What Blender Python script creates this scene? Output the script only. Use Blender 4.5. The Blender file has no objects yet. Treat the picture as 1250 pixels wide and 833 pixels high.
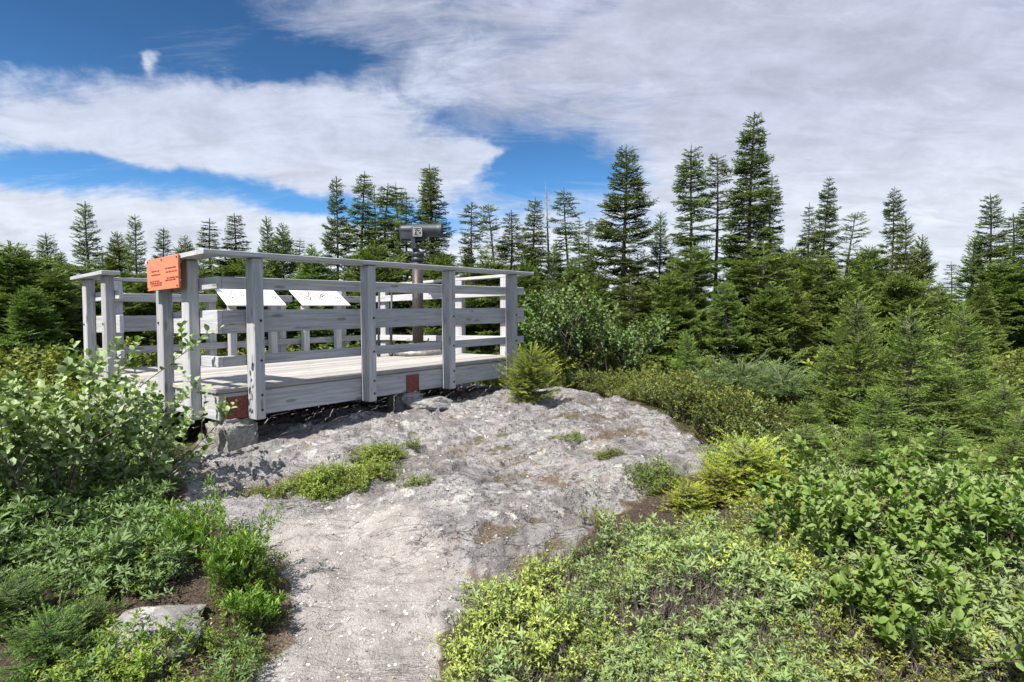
import bpy, bmesh, math, random
import numpy as np
from mathutils import Vector, Matrix

sc = bpy.context.scene
COL = sc.collection
EYE = 1.6
F_PX, PITCH = 695.0, 0.042

# ------------------------------------------------------------------ camera, world, sun, exposure
cam_d = bpy.data.cameras.new('camera')
cam_d.sensor_width = 36.0
cam_d.lens = F_PX / 1250.0 * 36.0
cam_d.clip_start, cam_d.clip_end = 0.05, 3000.0
cam = bpy.data.objects.new('camera', cam_d)
COL.objects.link(cam)
cam.location = (0, 0, EYE)
cam.rotation_euler = (math.pi / 2 - PITCH, 0, 0)
sc.camera = cam

sc.view_settings.view_transform = 'Standard'
sc.view_settings.look = 'None'
sc.view_settings.exposure = 0.92
sc.view_settings.gamma = 1.0
sc.view_settings.use_curve_mapping = False
SUN_AZ, SUN_EL = math.radians(-49), math.radians(54)
sdir = Vector((-math.cos(SUN_AZ) * math.cos(SUN_EL), math.sin(SUN_AZ) * math.cos(SUN_EL), math.sin(SUN_EL)))
sun_d = bpy.data.lights.new('sun', 'SUN')
sun_d.energy = 5.0
sun_d.angle = math.radians(0.5)
sun_d.color = (1.0, 0.94, 0.84)
sun = bpy.data.objects.new('sun', sun_d)
COL.objects.link(sun)
sun.rotation_euler = sdir.to_track_quat('Z', 'Y').to_euler()

world = bpy.data.worlds.new('World')
sc.world = world
world.use_nodes = True
world.cycles.sampling_method = 'MANUAL'
world.cycles.sample_map_resolution = 256
WT = world.node_tree
WT.nodes.clear()


class NB:
    """small helper that writes node trees"""
    def __init__(self, tree):
        self.t = tree

    def n(self, kind, **kw):
        nd = self.t.nodes.new(kind)
        for k, v in kw.items():
            setattr(nd, k, v)
        return nd

    def link(self, a, b):
        self.t.links.new(a, b)

    def put(self, sock, v):
        if isinstance(v, bpy.types.NodeSocket):
            self.link(v, sock)
        else:
            sock.default_value = v

    def m(self, op, a, b=None, c=None, clamp=False):
        nd = self.n('ShaderNodeMath', operation=op, use_clamp=clamp)
        self.put(nd.inputs[0], a)
        if b is not None:
            self.put(nd.inputs[1], b)
        if c is not None:
            self.put(nd.inputs[2], c)
        return nd.outputs[0]

    def sstep(self, v, lo, hi, a=0.0, b=1.0):
        nd = self.n('ShaderNodeMapRange', interpolation_type='SMOOTHSTEP')
        self.put(nd.inputs[0], v)
        for i, x in enumerate((lo, hi, a, b)):
            nd.inputs[i + 1].default_value = x
        return nd.outputs[0]

    def mix(self, f, a, b, blend='MIX'):
        nd = self.n('ShaderNodeMix', data_type='RGBA', blend_type=blend)
        self.put(nd.inputs[0], f)
        self.put(nd.inputs[6], a if isinstance(a, bpy.types.NodeSocket) else (*a, 1.0))
        self.put(nd.inputs[7], b if isinstance(b, bpy.types.NodeSocket) else (*b, 1.0))
        return nd.outputs[2]

    def noise(self, vec, scale, detail=4.0, rough=0.5, dist=0.0, out=0):
        nd = self.n('ShaderNodeTexNoise')
        if vec is not None:
            self.link(vec, nd.inputs['Vector'])
        nd.inputs['Scale'].default_value = scale
        nd.inputs['Detail'].default_value = detail
        nd.inputs['Roughness'].default_value = rough
        nd.inputs['Distortion'].default_value = dist
        return nd.outputs[out]

    def mapping(self, vec, scale=(1, 1, 1), loc=(0, 0, 0), rot=(0, 0, 0)):
        nd = self.n('ShaderNodeMapping')
        self.link(vec, nd.inputs[0])
        nd.inputs['Location'].default_value = loc
        nd.inputs['Rotation'].default_value = rot
        nd.inputs['Scale'].default_value = scale
        return nd.outputs[0]


def azel(px, py):
    """photograph pixel -> compass direction and elevation in the sky"""
    x, y = (px - 625.0) / F_PX, -(py - 416.5) / F_PX
    d = np.array([x, math.cos(PITCH) + y * math.sin(PITCH), -math.sin(PITCH) + y * math.cos(PITCH)])
    d /= np.linalg.norm(d)
    return math.atan2(d[0], d[1]), math.asin(d[2])


def build_sky():
    b = NB(WT)
    tc = b.n('ShaderNodeTexCoord').outputs['Generated']
    sep = b.n('ShaderNodeSeparateXYZ')
    b.link(tc, sep.inputs[0])
    x, y, z = sep.outputs
    az = b.m('ARCTAN2', x, y)
    el = b.m('ARCSINE', z)
    # direction on a flat cloud deck, for streaks that run together towards the horizon
    den = b.m('ADD', b.m('MAXIMUM', z, 0.0), 0.22)
    cv = b.n('ShaderNodeCombineXYZ')
    b.link(b.m('DIVIDE', x, den), cv.inputs[0])
    b.link(b.m('DIVIDE', y, den), cv.inputs[1])
    flat = cv.outputs[0]
    # wandering edges
    wob = b.noise(tc, 5.0, 5.0, 0.6)
    wob2 = b.noise(tc, 4.0, 5.0, 0.6, out=1)
    sw = b.n('ShaderNodeSeparateColor')
    b.link(wob2, sw.inputs[0])
    azw = b.m('ADD', az, b.m('MULTIPLY', b.m('SUBTRACT', sw.outputs[0], 0.5), 0.16))
    elw = b.m('ADD', el, b.m('MULTIPLY', b.m('SUBTRACT', sw.outputs[1], 0.5), 0.10))

    def blob(px, py, w, h, tilt, amp, azs=azw, els=elw):
        a0, e0 = azel(px, py)
        da, de = b.m('SUBTRACT', azs, a0), b.m('SUBTRACT', els, e0)
        t = math.radians(tilt)
        c, s = math.cos(t), math.sin(t)
        u = b.m('ADD', b.m('MULTIPLY', da, c), b.m('MULTIPLY', de, s))
        v = b.m('SUBTRACT', b.m('MULTIPLY', de, c), b.m('MULTIPLY', da, s))
        u = b.m('DIVIDE', u, w / F_PX)
        v = b.m('DIVIDE', v, h / F_PX)
        r = b.m('ADD', b.m('MULTIPLY', u, u), b.m('MULTIPLY', v, v))
        return b.m('MULTIPLY', b.m('EXPONENT', b.m('MULTIPLY', r, -1.0)), amp)

    def total(blobs):
        acc = None
        for q in blobs:
            o = blob(*q)
            acc = o if acc is None else b.m('ADD', acc, o)
        return acc
    # lumpy white banks
    thick = total([
        (150, 145, 190, 40, -2, 0.75), (330, 150, 190, 50, -9, 0.95), (60, 160, 130, 34, 0, 0.55),
        (200, 105, 60, 26, 0, 0.45), (300, 110, 70, 22, 0, 0.35), (420, 105, 60, 24, 0, 0.35),
        (480, 120, 150, 60, 25, 0.85), (395, 200, 150, 30, -12, 0.70),
        (582, 190, 52, 22, 14, 1.25), (545, 200, 40, 26, 0, 0.7), (628, 182, 30, 8, 8, 0.7),
        (230, 200, 90, 16, -20, 0.40), (690, 280, 90, 20, 15, 0.5),
        (163, 58, 6, 10, 0, 0.72), (110, 178, 110, 9, 8, 0.30),
        (0, 262, 260, 26, -1, 0.85), (230, 285, 240, 26, -4, 0.75), (420, 285, 160, 26, 0, 0.6),
        (60, 340, 500, 62, 0, 1.1), (700, 345, 500, 44, 0, 0.8),
    ])
    # thin high veil: nearly all of the right half
    veil = total([
        (900, 60, 330, 170, -8, 0.72), (1150, 160, 330, 190, 0, 0.72), (700, 60, 190, 70, 20, 0.60),
        (820, 200, 170, 60, 15, 0.45), (430, 20, 200, 34, 14, 0.28), (1000, 300, 300, 90, 0, 0.6),
        (1900, 100, 700, 600, 0, 0.5), (310, 40, 200, 20, 12, 0.34), (150, 110, 260, 50, 0, 0.35), (140, 195, 220, 26, 0, .30), (280, 235, 260, 40, 0, 0.42),
    ])
    holes = total([
        (690, 198, 92, 48, -12, 1.1), (640, 225, 40, 26, 0, 0.5), (740, 228, 60, 24, -10, 0.5), (520, 262, 60, 12, -6, .35), (415, 80, 90, 26, -8, 0.35), (40, 45, 230, 52, 0, 0.70), (335, 62, 110, 20, -14, 0.45),
        (110, 196, 170, 12, -2, 0.55), (345, 240, 110, 17, -8, 0.60), (20, 205, 120, 14, 0, 0.45), (475, 258, 90, 14, -4, .50),
        (1060, 265, 60, 16, 10, 0.40), (890, 322, 60, 16, 0, 0.35), (690, 30, 90, 16, 20, 0.40), (850, 130, 120, 14, -10, 0.2), (1130, 60, 150, 20, 10, 0.2),
    ])
    f1 = b.noise(b.mapping(flat, (1.0, 2.2, 1.0), rot=(0, 0, 0.35)), 2.6, 9.0, 0.66, 0.6)
    f2 = b.noise(b.mapping(flat, (0.9, 2.5, 1.0), rot=(0, 0, -0.5)), 2.1, 9.0, 0.72, 1.0)
    f3 = b.noise(b.mapping(tc, (1, 1, 1.7)), 13.0, 9.0, 0.64, 0.4)
    nz = b.m('SUBTRACT', b.m('ADD', b.m('MULTIPLY', f1, 0.45), b.m('MULTIPLY', f3, 0.55)), 0.5)
    dthick = b.m('ADD', b.m('SUBTRACT', thick, b.m('MULTIPLY', holes, 0.90)), b.m('MULTIPLY', nz, 2.3))
    dthick = b.sstep(dthick, 0.15, 1.02)
    dveil = b.m('ADD', b.m('SUBTRACT', b.m('ADD', veil, .12), b.m('MULTIPLY', holes, 1.2)), b.m('MULTIPLY', b.m('SUBTRACT', f2, 0.5), 2.5))
    dveil = b.sstep(dveil, -0.10, 1.50)

    sky = b.n('ShaderNodeTexSky', sky_type='NISHITA')
    sky.sun_disc = False
    sky.sun_elevation = SUN_EL
    sky.sun_rotation = math.atan2(sdir.x, sdir.y)
    sky.altitude = 300
    sky.air_density = 1.0
    sky.dust_density = 0.7
    sky.ozone_density = 2.2
    skc = b.mix(1.0, sky.outputs[0], (SKY_TINT), 'MULTIPLY')
    skc = b.mix(1.0, skc, b.n_rgb(b.sstep(el, .05, .45, 1.55, .84)), 'MULTIPLY')
    # horizon brightening of the air, then the veil, then the banks; cloud values are in the sky's own units
    lum = b.sstep(b.m('ADD', b.m('MULTIPLY', f1, .6), b.m('MULTIPLY', f3, .4)), 0.3, 0.7, 0.80, 1.14)
    bank = b.mix(b.sstep(el, .30, .10), BANK_C, LOW_C)
    vc = b.mix(1.0, b.mix(b.sstep(el, .34, .12), VEIL_C, LOW_C), b.n_rgb(lum), 'MULTIPLY')
    tcx = b.mix(1.0, bank, b.n_rgb(lum), 'MULTIPLY')
    c1 = b.mix(b.m('MULTIPLY', dveil, 0.95), skc, vc)
    wisp = b.m('MULTIPLY', b.sstep(b.noise(b.mapping(flat, (1.0, 2.2, 1.0), rot=(0, 0, -.42)), 4.2, 9.0, .70, 1.3), .50, .74), dveil)
    c1 = b.mix(b.m('MULTIPLY', wisp, .70), c1, tcx)
    c2 = b.mix(b.m('MULTIPLY', dthick, 0.95), c1, tcx)
    # broken bright cloud added out of view, overhead and behind, to fill the shade
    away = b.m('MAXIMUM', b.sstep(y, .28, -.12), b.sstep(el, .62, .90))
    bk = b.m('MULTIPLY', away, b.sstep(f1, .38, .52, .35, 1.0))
    c2 = b.mix(bk, c2, FILL_CLOUD_C)
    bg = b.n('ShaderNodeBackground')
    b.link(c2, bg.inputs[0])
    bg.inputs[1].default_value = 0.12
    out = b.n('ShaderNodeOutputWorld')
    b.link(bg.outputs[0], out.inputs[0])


def _n_rgb(self, v):
    c = self.n('ShaderNodeCombineColor')
    for i in range(3):
        self.link(v, c.inputs[i])
    return c.outputs[0]


NB.n_rgb = _n_rgb
SKY_TINT = (.20, .375, .525)
VEIL_C = (2.63, 2.808, 3.451)
BANK_C = (2.962, 3.217, 3.911)
LOW_C = (3.624, 3.838, 4.249)
FILL_CLOUD_C = (3.2, 3.6, 4.5)
build_sky()

# ------------------------------------------------------------------ helpers
rng = np.random.default_rng(7)


def tag(o, label=None, cat=None, group=None, kind=None):
    for k, v in (('label', label), ('category', cat), ('group', group), ('kind', kind)):
        if v:
            o[k] = v
    return o


def link_mesh(name, me, parent=None, mats=()):
    o = bpy.data.objects.new(name, me)
    COL.objects.link(o)
    for m in mats:
        if m.name not in [x.name for x in me.materials if x]:
            me.materials.append(m)
    if parent is not None:
        o.parent = parent
    return o


def empty(name, loc, rz=0.0):
    o = bpy.data.objects.new(name, None)
    o.empty_display_size = 0.2
    o.location = loc
    o.rotation_euler = (0, 0, rz)
    COL.objects.link(o)
    return o


def np_mesh(name, V, F, tint=None, mat_idx=None, smooth=False, extra=None):
    """mesh from arrays; F is (n,3) or (n,4)"""
    me = bpy.data.meshes.new(name)
    V = np.asarray(V, np.float32)
    F = np.asarray(F, np.int32)
    k = F.shape[1]
    me.vertices.add(len(V))
    me.vertices.foreach_set('co', V.ravel())
    me.loops.add(F.size)
    me.loops.foreach_set('vertex_index', F.ravel())
    me.polygons.add(len(F))
    me.polygons.foreach_set('loop_start', np.arange(0, F.size, k, dtype=np.int32))
    me.polygons.foreach_set('loop_total', np.full(len(F), k, np.int32))
    if mat_idx is not None:
        me.polygons.foreach_set('material_index', np.asarray(mat_idx, np.int32))
    me.polygons.foreach_set('use_smooth', np.full(len(F), smooth, bool))
    me.update(calc_edges=True)
    if tint is not None:
        a = me.attributes.new('tint', 'FLOAT', 'POINT')
        a.data.foreach_set('value', np.asarray(tint, np.float32))
    for nm, arr in (extra or {}).items():
        a = me.attributes.new(nm, 'FLOAT', 'POINT')
        a.data.foreach_set('value', np.asarray(arr, np.float32))
    return me


def hash2(ix, iy, seed):
    h = (ix.astype(np.int64) * 374761393 + iy.astype(np.int64) * 668265263 + seed * 1442695041) & 0x7fffffff
    h = ((h ^ (h >> 13)) * 1274126177) & 0x7fffffff
    h = (h ^ (h >> 16)) & 0xffffff
    return h / float(0xffffff)


def vnoise(x, y, seed=0):
    ix, iy = np.floor(x), np.floor(y)
    fx, fy = x - ix, y - iy
    fx, fy = fx * fx * fx * (fx * (fx * 6 - 15) + 10), fy * fy * fy * (fy * (fy * 6 - 15) + 10)
    a, b2 = hash2(ix, iy, seed), hash2(ix + 1, iy, seed)
    c, d = hash2(ix, iy + 1, seed), hash2(ix + 1, iy + 1, seed)
    return (a * (1 - fx) + b2 * fx) * (1 - fy) + (c * (1 - fx) + d * fx) * fy


def fbm(x, y, octaves=4, seed=0, gain=0.5):
    s, amp, tot = 0.0, 1.0, 0.0
    for i in range(octaves):
        s = s + amp * vnoise(x, y, seed + i * 17)
        tot += amp
        amp *= gain
        x, y = x * 2.03 + 5.1, y * 2.03 + 9.7
    return s / tot


def ray(px, py):
    x, y = (px - 625.0) / F_PX, -(py - 416.5) / F_PX
    return np.array([x, math.cos(PITCH) + y * math.sin(PITCH), -math.sin(PITCH) + y * math.cos(PITCH)])


def at_z(px, py, z):
    d = ray(px, py)
    t = (z - EYE) / d[2]
    return np.array([d[0] * t, d[1] * t, z])


def at_y(px, py, Y):
    d = ray(px, py)
    t = Y / d[1]
    return np.array([d[0] * t, Y, EYE + d[2] * t])


# ------------------------------------------------------------------ terrain
_ctl = []
for px, py, z in [(440, 833, .05), (300, 833, .06), (600, 833, .06), (800, 833, .08), (1000, 833, .10), (1250, 833, .12), (0, 833, .08), (150, 833, .08),
                  (640, 720, .14), (450, 720, .13), (330, 690, .20), (200, 760, .15), (100, 700, .2), (60, 640, .26), (800, 740, .16), (1000, 740, .18), (1200, 740, .2),
                  (285, 548, .56), (330, 545, .55), (245, 560, .52), (400, 545, .55), (400, 570, .50), (500, 560, .49), (500, 610, .40), (400, 630, .31), (300, 610, .36), (220, 590, .37), (600, 620, .40), (690, 640, .33),
                  (600, 505, .60), (505, 497, .67), (560, 487, .68), (605, 479, .70), (450, 509, .63), (400, 522, .60), (640, 474, .68), (680, 492, .63), (730, 520, .56), (760, 560, .46), (820, 560, .42), (870, 556, .38), (800, 620, .30), (900, 620, .28), (900, 680, .2),
                  (1000, 600, .28), (1150, 620, .3), (1250, 640, .3), (760, 492, .60)]:
    _ctl.append(at_z(px, py, z))
_ctl = [tuple(c) for c in _ctl] + [
    (0, 0, 0.0), (-2, 0, 0), (2, 0, 0), (0, -3, 0), (-3, -3, 0), (3, -3, 0), (-3.4, 4.2, .36), (-4.3, 3.4, .3), (-4.5, 5, .42), (-5.5, 7, .5), (-3.5, 6.5, .5), (-1.5, 7, .52), (-0.5, 8.5, .55), (.6, 8, .6),
    (1.5, 8, .5), (2.5, 7, .38), (3.5, 6, .32), (5, 5, .3), (4, 8, .36), (7, 7, .33), (-7, 5, .35), (-9, 8, .4), (0, 12, .45), (4, 12, .38), (8, 12, .36), (-5, 12, .42), (-10, 12, .4),
    (0, 20, .25), (8, 20, .3), (14, 18, .3), (-10, 20, .3), (-16, 18, .3), (0, 40, -.6), (25, 40, -.6), (-25, 40, -.6), (40, 10, -.4), (-40, 10, -.4), (0, -30, -1), (60, 60, -3), (-60, 60, -3), (0, 90, -4), (60, -60, -3), (-60, -60, -3)]
_ctl = np.array(_ctl)


def base_h(x, y):
    x, y = np.asarray(x, float), np.asarray(y, float)
    num = np.zeros_like(x)
    den = np.zeros_like(x)
    for cx, cy, cz in _ctl:
        d2 = (x - cx) ** 2 + (y - cy) ** 2
        w = 1.0 / (d2 + 0.015 + 0.004 * (cx * cx + cy * cy)) ** 2
        num += w * cz
        den += w
    return num / den


def in_poly(x, y, poly):
    x, y = np.asarray(x, float), np.asarray(y, float)
    ins = np.zeros(x.shape, bool)
    n = len(poly)
    for i in range(n):
        x1, y1 = poly[i]
        x2, y2 = poly[(i + 1) % n]
        c = ((y1 > y) != (y2 > y)) & (x < (x2 - x1) * (y - y1) / (y2 - y1 + 1e-12) + x1)
        ins ^= c
    return ins


def ground_px(px, py):
    """where the line of sight through a pixel meets the smooth ground"""
    d = ray(px, py)
    t = np.linspace(0.5, 60, 6000)
    xs, ys, zs = d[0] * t, d[1] * t, EYE + d[2] * t
    h = base_h(xs, ys)
    k = int(np.argmax(zs < h))
    if zs[k] >= h[k]:
        k = len(t) - 1
    return xs[k], ys[k]


def poly_px(pts):
    return [ground_px(*p) for p in pts]


ROCK = poly_px([(300, 860), (345, 780), (330, 715), (285, 672), (225, 625), (200, 590), (235, 555), (262, 530), (420, 500), (560, 482), (640, 470), (700, 474), (768, 488), (830, 520), (884, 548),
                (868, 575), (815, 588), (770, 600), (745, 640), (700, 668), (640, 690), (585, 735), (556, 780), (553, 860)])
ROCK_UNDER = [(-2.5, 4.5), (0.6, 7.2), (-.8, 9.2), (-4.2, 6.8)]
SAND = poly_px([(300, 860), (350, 760), (330, 700), (300, 660), (330, 620), (440, 600), (520, 615), (560, 660), (560, 720), (540, 780), (548, 860)])
_SEG = {}


def poly_sd(x, y, poly):
    """signed distance to a polygon, positive inside"""
    x, y = np.asarray(x, float), np.asarray(y, float)
    best = np.full(x.shape, 1e9)
    n = len(poly)
    for i in range(n):
        x1, y1 = poly[i]
        x2, y2 = poly[(i + 1) % n]
        dx, dy = x2 - x1, y2 - y1
        t = np.clip(((x - x1) * dx + (y - y1) * dy) / (dx * dx + dy * dy + 1e-12), 0, 1)
        best = np.minimum(best, np.hypot(x - x1 - t * dx, y - y1 - t * dy))
    return np.where(in_poly(x, y, poly), best, -best)


def sm(v, lo, hi):
    t = np.clip((v - lo) / (hi - lo), 0, 1)
    return t * t * (3 - 2 * t)


def rock_mask(x, y):
    n = (fbm(x * 3.1, y * 3.1, 3, 5) - .5) * .35
    return sm(np.maximum(poly_sd(x, y, ROCK), poly_sd(x, y, ROCK_UNDER)) + n, -.06, .08)


def sand_mask(x, y):
    n = (fbm(x * 1.9, y * 1.9, 5, 11, .58) - .5) * 1.1
    return sm(poly_sd(x, y, SAND) + n, -.12, .30)


def height(x, y, detail=True):
    x, y = np.asarray(x, float), np.asarray(y, float)
    h = base_h(x, y)
    if not detail:
        return h
    rk, sd = rock_mask(x, y), sand_mask(x, y)
    # strata run from lower left to upper right across the outcrop
    a = 0.62
    s, t = x * math.cos(a) + y * math.sin(a), -x * math.sin(a) + y * math.cos(a)
    wx = fbm(x * 1.3, y * 1.3, 3, 21) * 1.2
    lay = fbm(s * 1.2 + wx, t * 4.2 + wx * 2, 5, 31, .55)
    lv = lay * 6
    blocks = (np.floor(lv) + sm(lv - np.floor(lv), .86, 1.0)) / 6 * .22
    bump = (fbm(x * 1.5, y * 1.5, 7, 41, .56) - .5) * .16
    fine = (fbm(x * 11, y * 11, 5, 51, .66) - .5) * .036
    rough = 0.0
    crk = np.abs(fbm(x * 1.7 + 9 + lay, y * 1.7, 6, 121, .6) - .5)
    crack = -sm(.014 - crk, 0, .014) * .03
    rockz = bump + blocks - .085 + fine + crack
    sandz = (fbm(x * 3, y * 3, 3, 71) - .5) * .05 + (fbm(x * 26, y * 26, 4, 81, .65) - .5) * .016 + bump * .45 + fine * .2
    soilz = (fbm(x * 1.7, y * 1.7, 4, 91) - .5) * .10
    near = np.exp(-((x ** 2 + y ** 2) / 400.0))
    bare = rk * (1 - sd) * rockz + rk * sd * sandz + (1 - rk) * soilz
    return h + bare * near + (1 - near) * (fbm(x * .12, y * .12, 4, 101) - .5) * 1.2


def axis_grid(lo, hi, step, far, n):
    core = np.arange(lo, hi, step)
    g = np.geomspace(step * 1.3, far, n)
    return np.concatenate([(lo - np.cumsum(g * 0 + 0) - g)[::-1], core, core[-1] + g])


def lin(c):
    return c


def new_mat(name):
    m = bpy.data.materials.new(name)
    m.use_nodes = True
    m.node_tree.nodes.clear()
    b = NB(m.node_tree)
    out = b.n('ShaderNodeOutputMaterial')
    return m, b, out


def principled(b, out, color, rough=0.8, bump=None, bump_s=0.3, bump_d=0.01, spec=0.3, metallic=0.0):
    p = b.n('ShaderNodeBsdfPrincipled')
    b.put(p.inputs['Base Color'], color if isinstance(color, bpy.types.NodeSocket) else (*color, 1))
    b.put(p.inputs['Roughness'], rough)
    p.inputs['Specular IOR Level'].default_value = spec
    p.inputs['Metallic'].default_value = metallic
    if bump is not None:
        bn = b.n('ShaderNodeBump')
        bn.inputs['Strength'].default_value = bump_s
        bn.inputs['Distance'].default_value = bump_d
        b.link(bump, bn.inputs['Height'])
        b.link(bn.outputs[0], p.inputs['Normal'])
    b.link(p.outputs[0], out.inputs[0])
    return p


def attr(b, name, vec=False):
    a = b.n('ShaderNodeAttribute')
    a.attribute_name = name
    return a.outputs['Vector'] if vec else a.outputs['Fac']


def rock_color(b, pos):
    n1 = b.noise(pos, 2.6, 6, .6, .4)
    n2 = b.noise(pos, 13.0, 6, .65, .3)
    n3 = b.noise(pos, 55.0, 5, .65)
    n4 = b.noise(b.mapping(pos, (1.2, 5.0, 5.0), rot=(0, 0, -.62)), 2.2, 6, .6, .8)
    base = b.mix(b.sstep(n4, .38, .60), (.245, .232, .238), (.385, .365, .370))
    base = b.mix(b.sstep(n1, .44, .60, 0, .8), base, (.350, .348, .335))
    n5 = b.noise(pos, 28.0, 6, .7, .3)
    base = b.mix(b.sstep(b.noise(pos, 1.5, 7, .66, .6), .49, .60, 0, .72), base, (.165, .152, .152))
    base = b.mix(b.sstep(b.noise(pos, 2.1, 6, .62, .4), .56, .66, 0, .55), base, (.375, .315, .300))
    n6 = b.noise(pos, 95.0, 3, .6)
    # grey black lichen specks, pale lichen crusts, white quartz spots
    base = b.mix(b.sstep(n2, .55, .64, 0, .5), base, (.150, .142, .145))
    base = b.mix(b.sstep(n5, .56, .63, 0, .7), base, (.115, .108, .108))
    base = b.mix(b.sstep(n3, .57, .64, 0, .85), base, (.075, .07, .07))
    base = b.mix(b.sstep(n6, .60, .67, 0, .8), base, (.07, .064, .062))
    v = b.n('ShaderNodeTexVoronoi')
    v.inputs['Scale'].default_value = 6.5
    b.link(b.mix(.12, pos, b.noise(pos, 12, 5, .65, out=1)), v.inputs['Vector'])
    lic = b.m('MULTIPLY', b.sstep(v.outputs[0], .34, .26), b.sstep(b.noise(pos, 1.7, 3, .5), .47, .56))
    base = b.mix(b.m('MULTIPLY', lic, b.sstep(n5, .40, .50)), base, (.50, .495, .475))
    spots = b.sstep(b.noise(pos, 5.6, 6, .6, .6), .655, .675)
    base = b.mix(b.m('MULTIPLY', spots, b.sstep(n3, .34, .44)), base, (.62, .61, .59))
    ora = b.m('MULTIPLY', b.sstep(b.noise(pos, 3.4, 7, .68), .57, .66), .6)
    base = b.mix(ora, base, (.29, .225, .15))
    # hairline joints
    j1 = b.m('ABSOLUTE', b.m('SUBTRACT', b.noise(b.mapping(pos, (1.0, 3.2, 2), rot=(0, 0, -.62)), 1.4, 5, .58, .8), .5))
    j2 = b.m('ABSOLUTE', b.m('SUBTRACT', b.noise(b.mapping(pos, (1.0, 2.4, 2), rot=(0, 0, .75)), 1.7, 5, .58, .8), .5))
    jn = b.m('MULTIPLY', b.m('MAXIMUM', b.sstep(j1, .008, .002), b.sstep(j2, .005, .001)), b.sstep(n1, .40, .50))
    base = b.mix(b.m('MULTIPLY', jn, .8), base, (.06, .052, .047))
    n2 = b.m('SUBTRACT', n2, b.m('MULTIPLY', jn, .8))
    hgt = b.m('ADD', b.m('MULTIPLY', n2, .7), b.m('ADD', b.m('MULTIPLY', n3, .5), b.m('ADD', b.m('MULTIPLY', n4, .6), n5)))
    return base, hgt


def mat_ground():
    m, b, out = new_mat('outcrop_and_soil')
    pos = b.n('ShaderNodeNewGeometry').outputs['Position']
    rk, sd, crev = attr(b, 'rock'), attr(b, 'sand'), attr(b, 'crevice')
    base, hg = rock_color(b, pos)
    # gravelly trail
    g1 = b.noise(pos, 90, 5, .7)
    g2 = b.noise(pos, 7, 5, .6)
    v = b.n('ShaderNodeTexVoronoi')
    v.inputs['Scale'].default_value = 75
    b.link(pos, v.inputs['Vector'])
    sand = b.mix(b.sstep(g2, .40, .60), (.330, .300, .282), (.480, .445, .422))
    sand = b.mix(b.sstep(g1, .54, .66, 0, .75), sand, (.17, .145, .125))
    sand = b.mix(b.m('MULTIPLY', b.sstep(v.outputs[0], .25, .1), .5), sand, (.620, .620, .585))
    # rusty brown litter in the hollows
    l1 = b.noise(pos, 120, 4, .7)
    soil = b.mix(b.sstep(l1, .38, .66), (.085, .062, .046), (.29, .23, .17))
    soil = b.mix(b.sstep(b.noise(pos, 4, 5, .6), .45, .66, 0, .6), soil, (.10, .11, .045))
    sn = b.m('ADD', sd, b.m('MULTIPLY', b.m('SUBTRACT', b.noise(pos, 5, 8, .68), .5), 1.5))
    c = b.mix(b.sstep(sn, .40, 1.0, 0, .80), base, sand)
    cv = b.m('ADD', crev, b.m('MULTIPLY', b.m('SUBTRACT', b.noise(pos, 8, 7, .68), .5), 1.1))
    c = b.mix(b.sstep(cv, .48, .68, 0, .95), c, soil)
    rn = b.m('ADD', rk, b.m('MULTIPLY', b.m('SUBTRACT', b.noise(pos, 7, 6, .65), .5), .8))
    duff = b.mix(b.sstep(l1, .40, .64), (.035, .026, .020), (.150, .115, .085))
    far = b.n('ShaderNodeVectorMath', operation='LENGTH')
    b.link(pos, far.inputs[0])
    moor = b.mix(b.sstep(b.noise(pos, 1.1, 8, .7), .38, .62), (.030, .042, .014), (.105, .125, .040))
    duff = b.mix(b.sstep(far.outputs['Value'], 4.5, 8.0), duff, moor)
    c = b.mix(b.sstep(rn, .40, .6), b.mix(b.sstep(rk, .0, .30), duff, soil), c)
    h = b.m('ADD', hg, b.m('MULTIPLY', b.m('ADD', g1, l1), .5))
    principled(b, out, c, .92, h, .9, .03, .15)
    return m


def build_ground():
    xs = axis_grid(-3.3, 3.0, .016, 900, 80)
    ys = axis_grid(1.9, 7.6, .016, 900, 80)
    X, Y = np.meshgrid(xs, ys)
    x, y = X.ravel(), Y.ravel()
    Z = height(x, y)
    rk, sd = rock_mask(x, y), sand_mask(x, y)
    # hollows collect litter
    lo = height(x, y) - base_h(x, y)
    crev = sm(-lo, .008, .075) * .60 + sm(fbm(x * 1.5 + 7, y * 1.5, 4, 201), .55, .70) * .45
    crev = crev * (1 - sd * .55)
    W = len(xs)
    i, j = np.meshgrid(np.arange(len(xs) - 1), np.arange(len(ys) - 1))
    a = (j * W + i).ravel()
    Fq = np.stack([a, a + 1, a + W + 1, a + W], 1)
    me = np_mesh('ground', np.stack([x, y, Z], 1), Fq, smooth=True, extra={'rock': rk, 'sand': sd, 'crevice': crev})
    o = link_mesh('ground', me, mats=[mat_ground()])
    tag(o, 'grey lichen-spotted bedrock outcrop with pale gravel trail and brown litter', 'ground', kind='structure')


build_ground()

# ------------------------------------------------------------------ platform
TH = 0.6894
D1 = np.array([math.sin(TH), math.cos(TH), 0])
D2 = np.array([-math.cos(TH), math.sin(TH), 0])
ORG = np.array([-2.2985, 4.434, EYE - .5644])
SA, SB = .0171, -.0144


def pw(u, v, z):
    """platform coordinates (along the front, towards the back, above the deck) -> world"""
    p = ORG + u * D1 + v * D2
    return np.array([p[0], p[1], p[2] + z + SA * u + SB * v])


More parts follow.
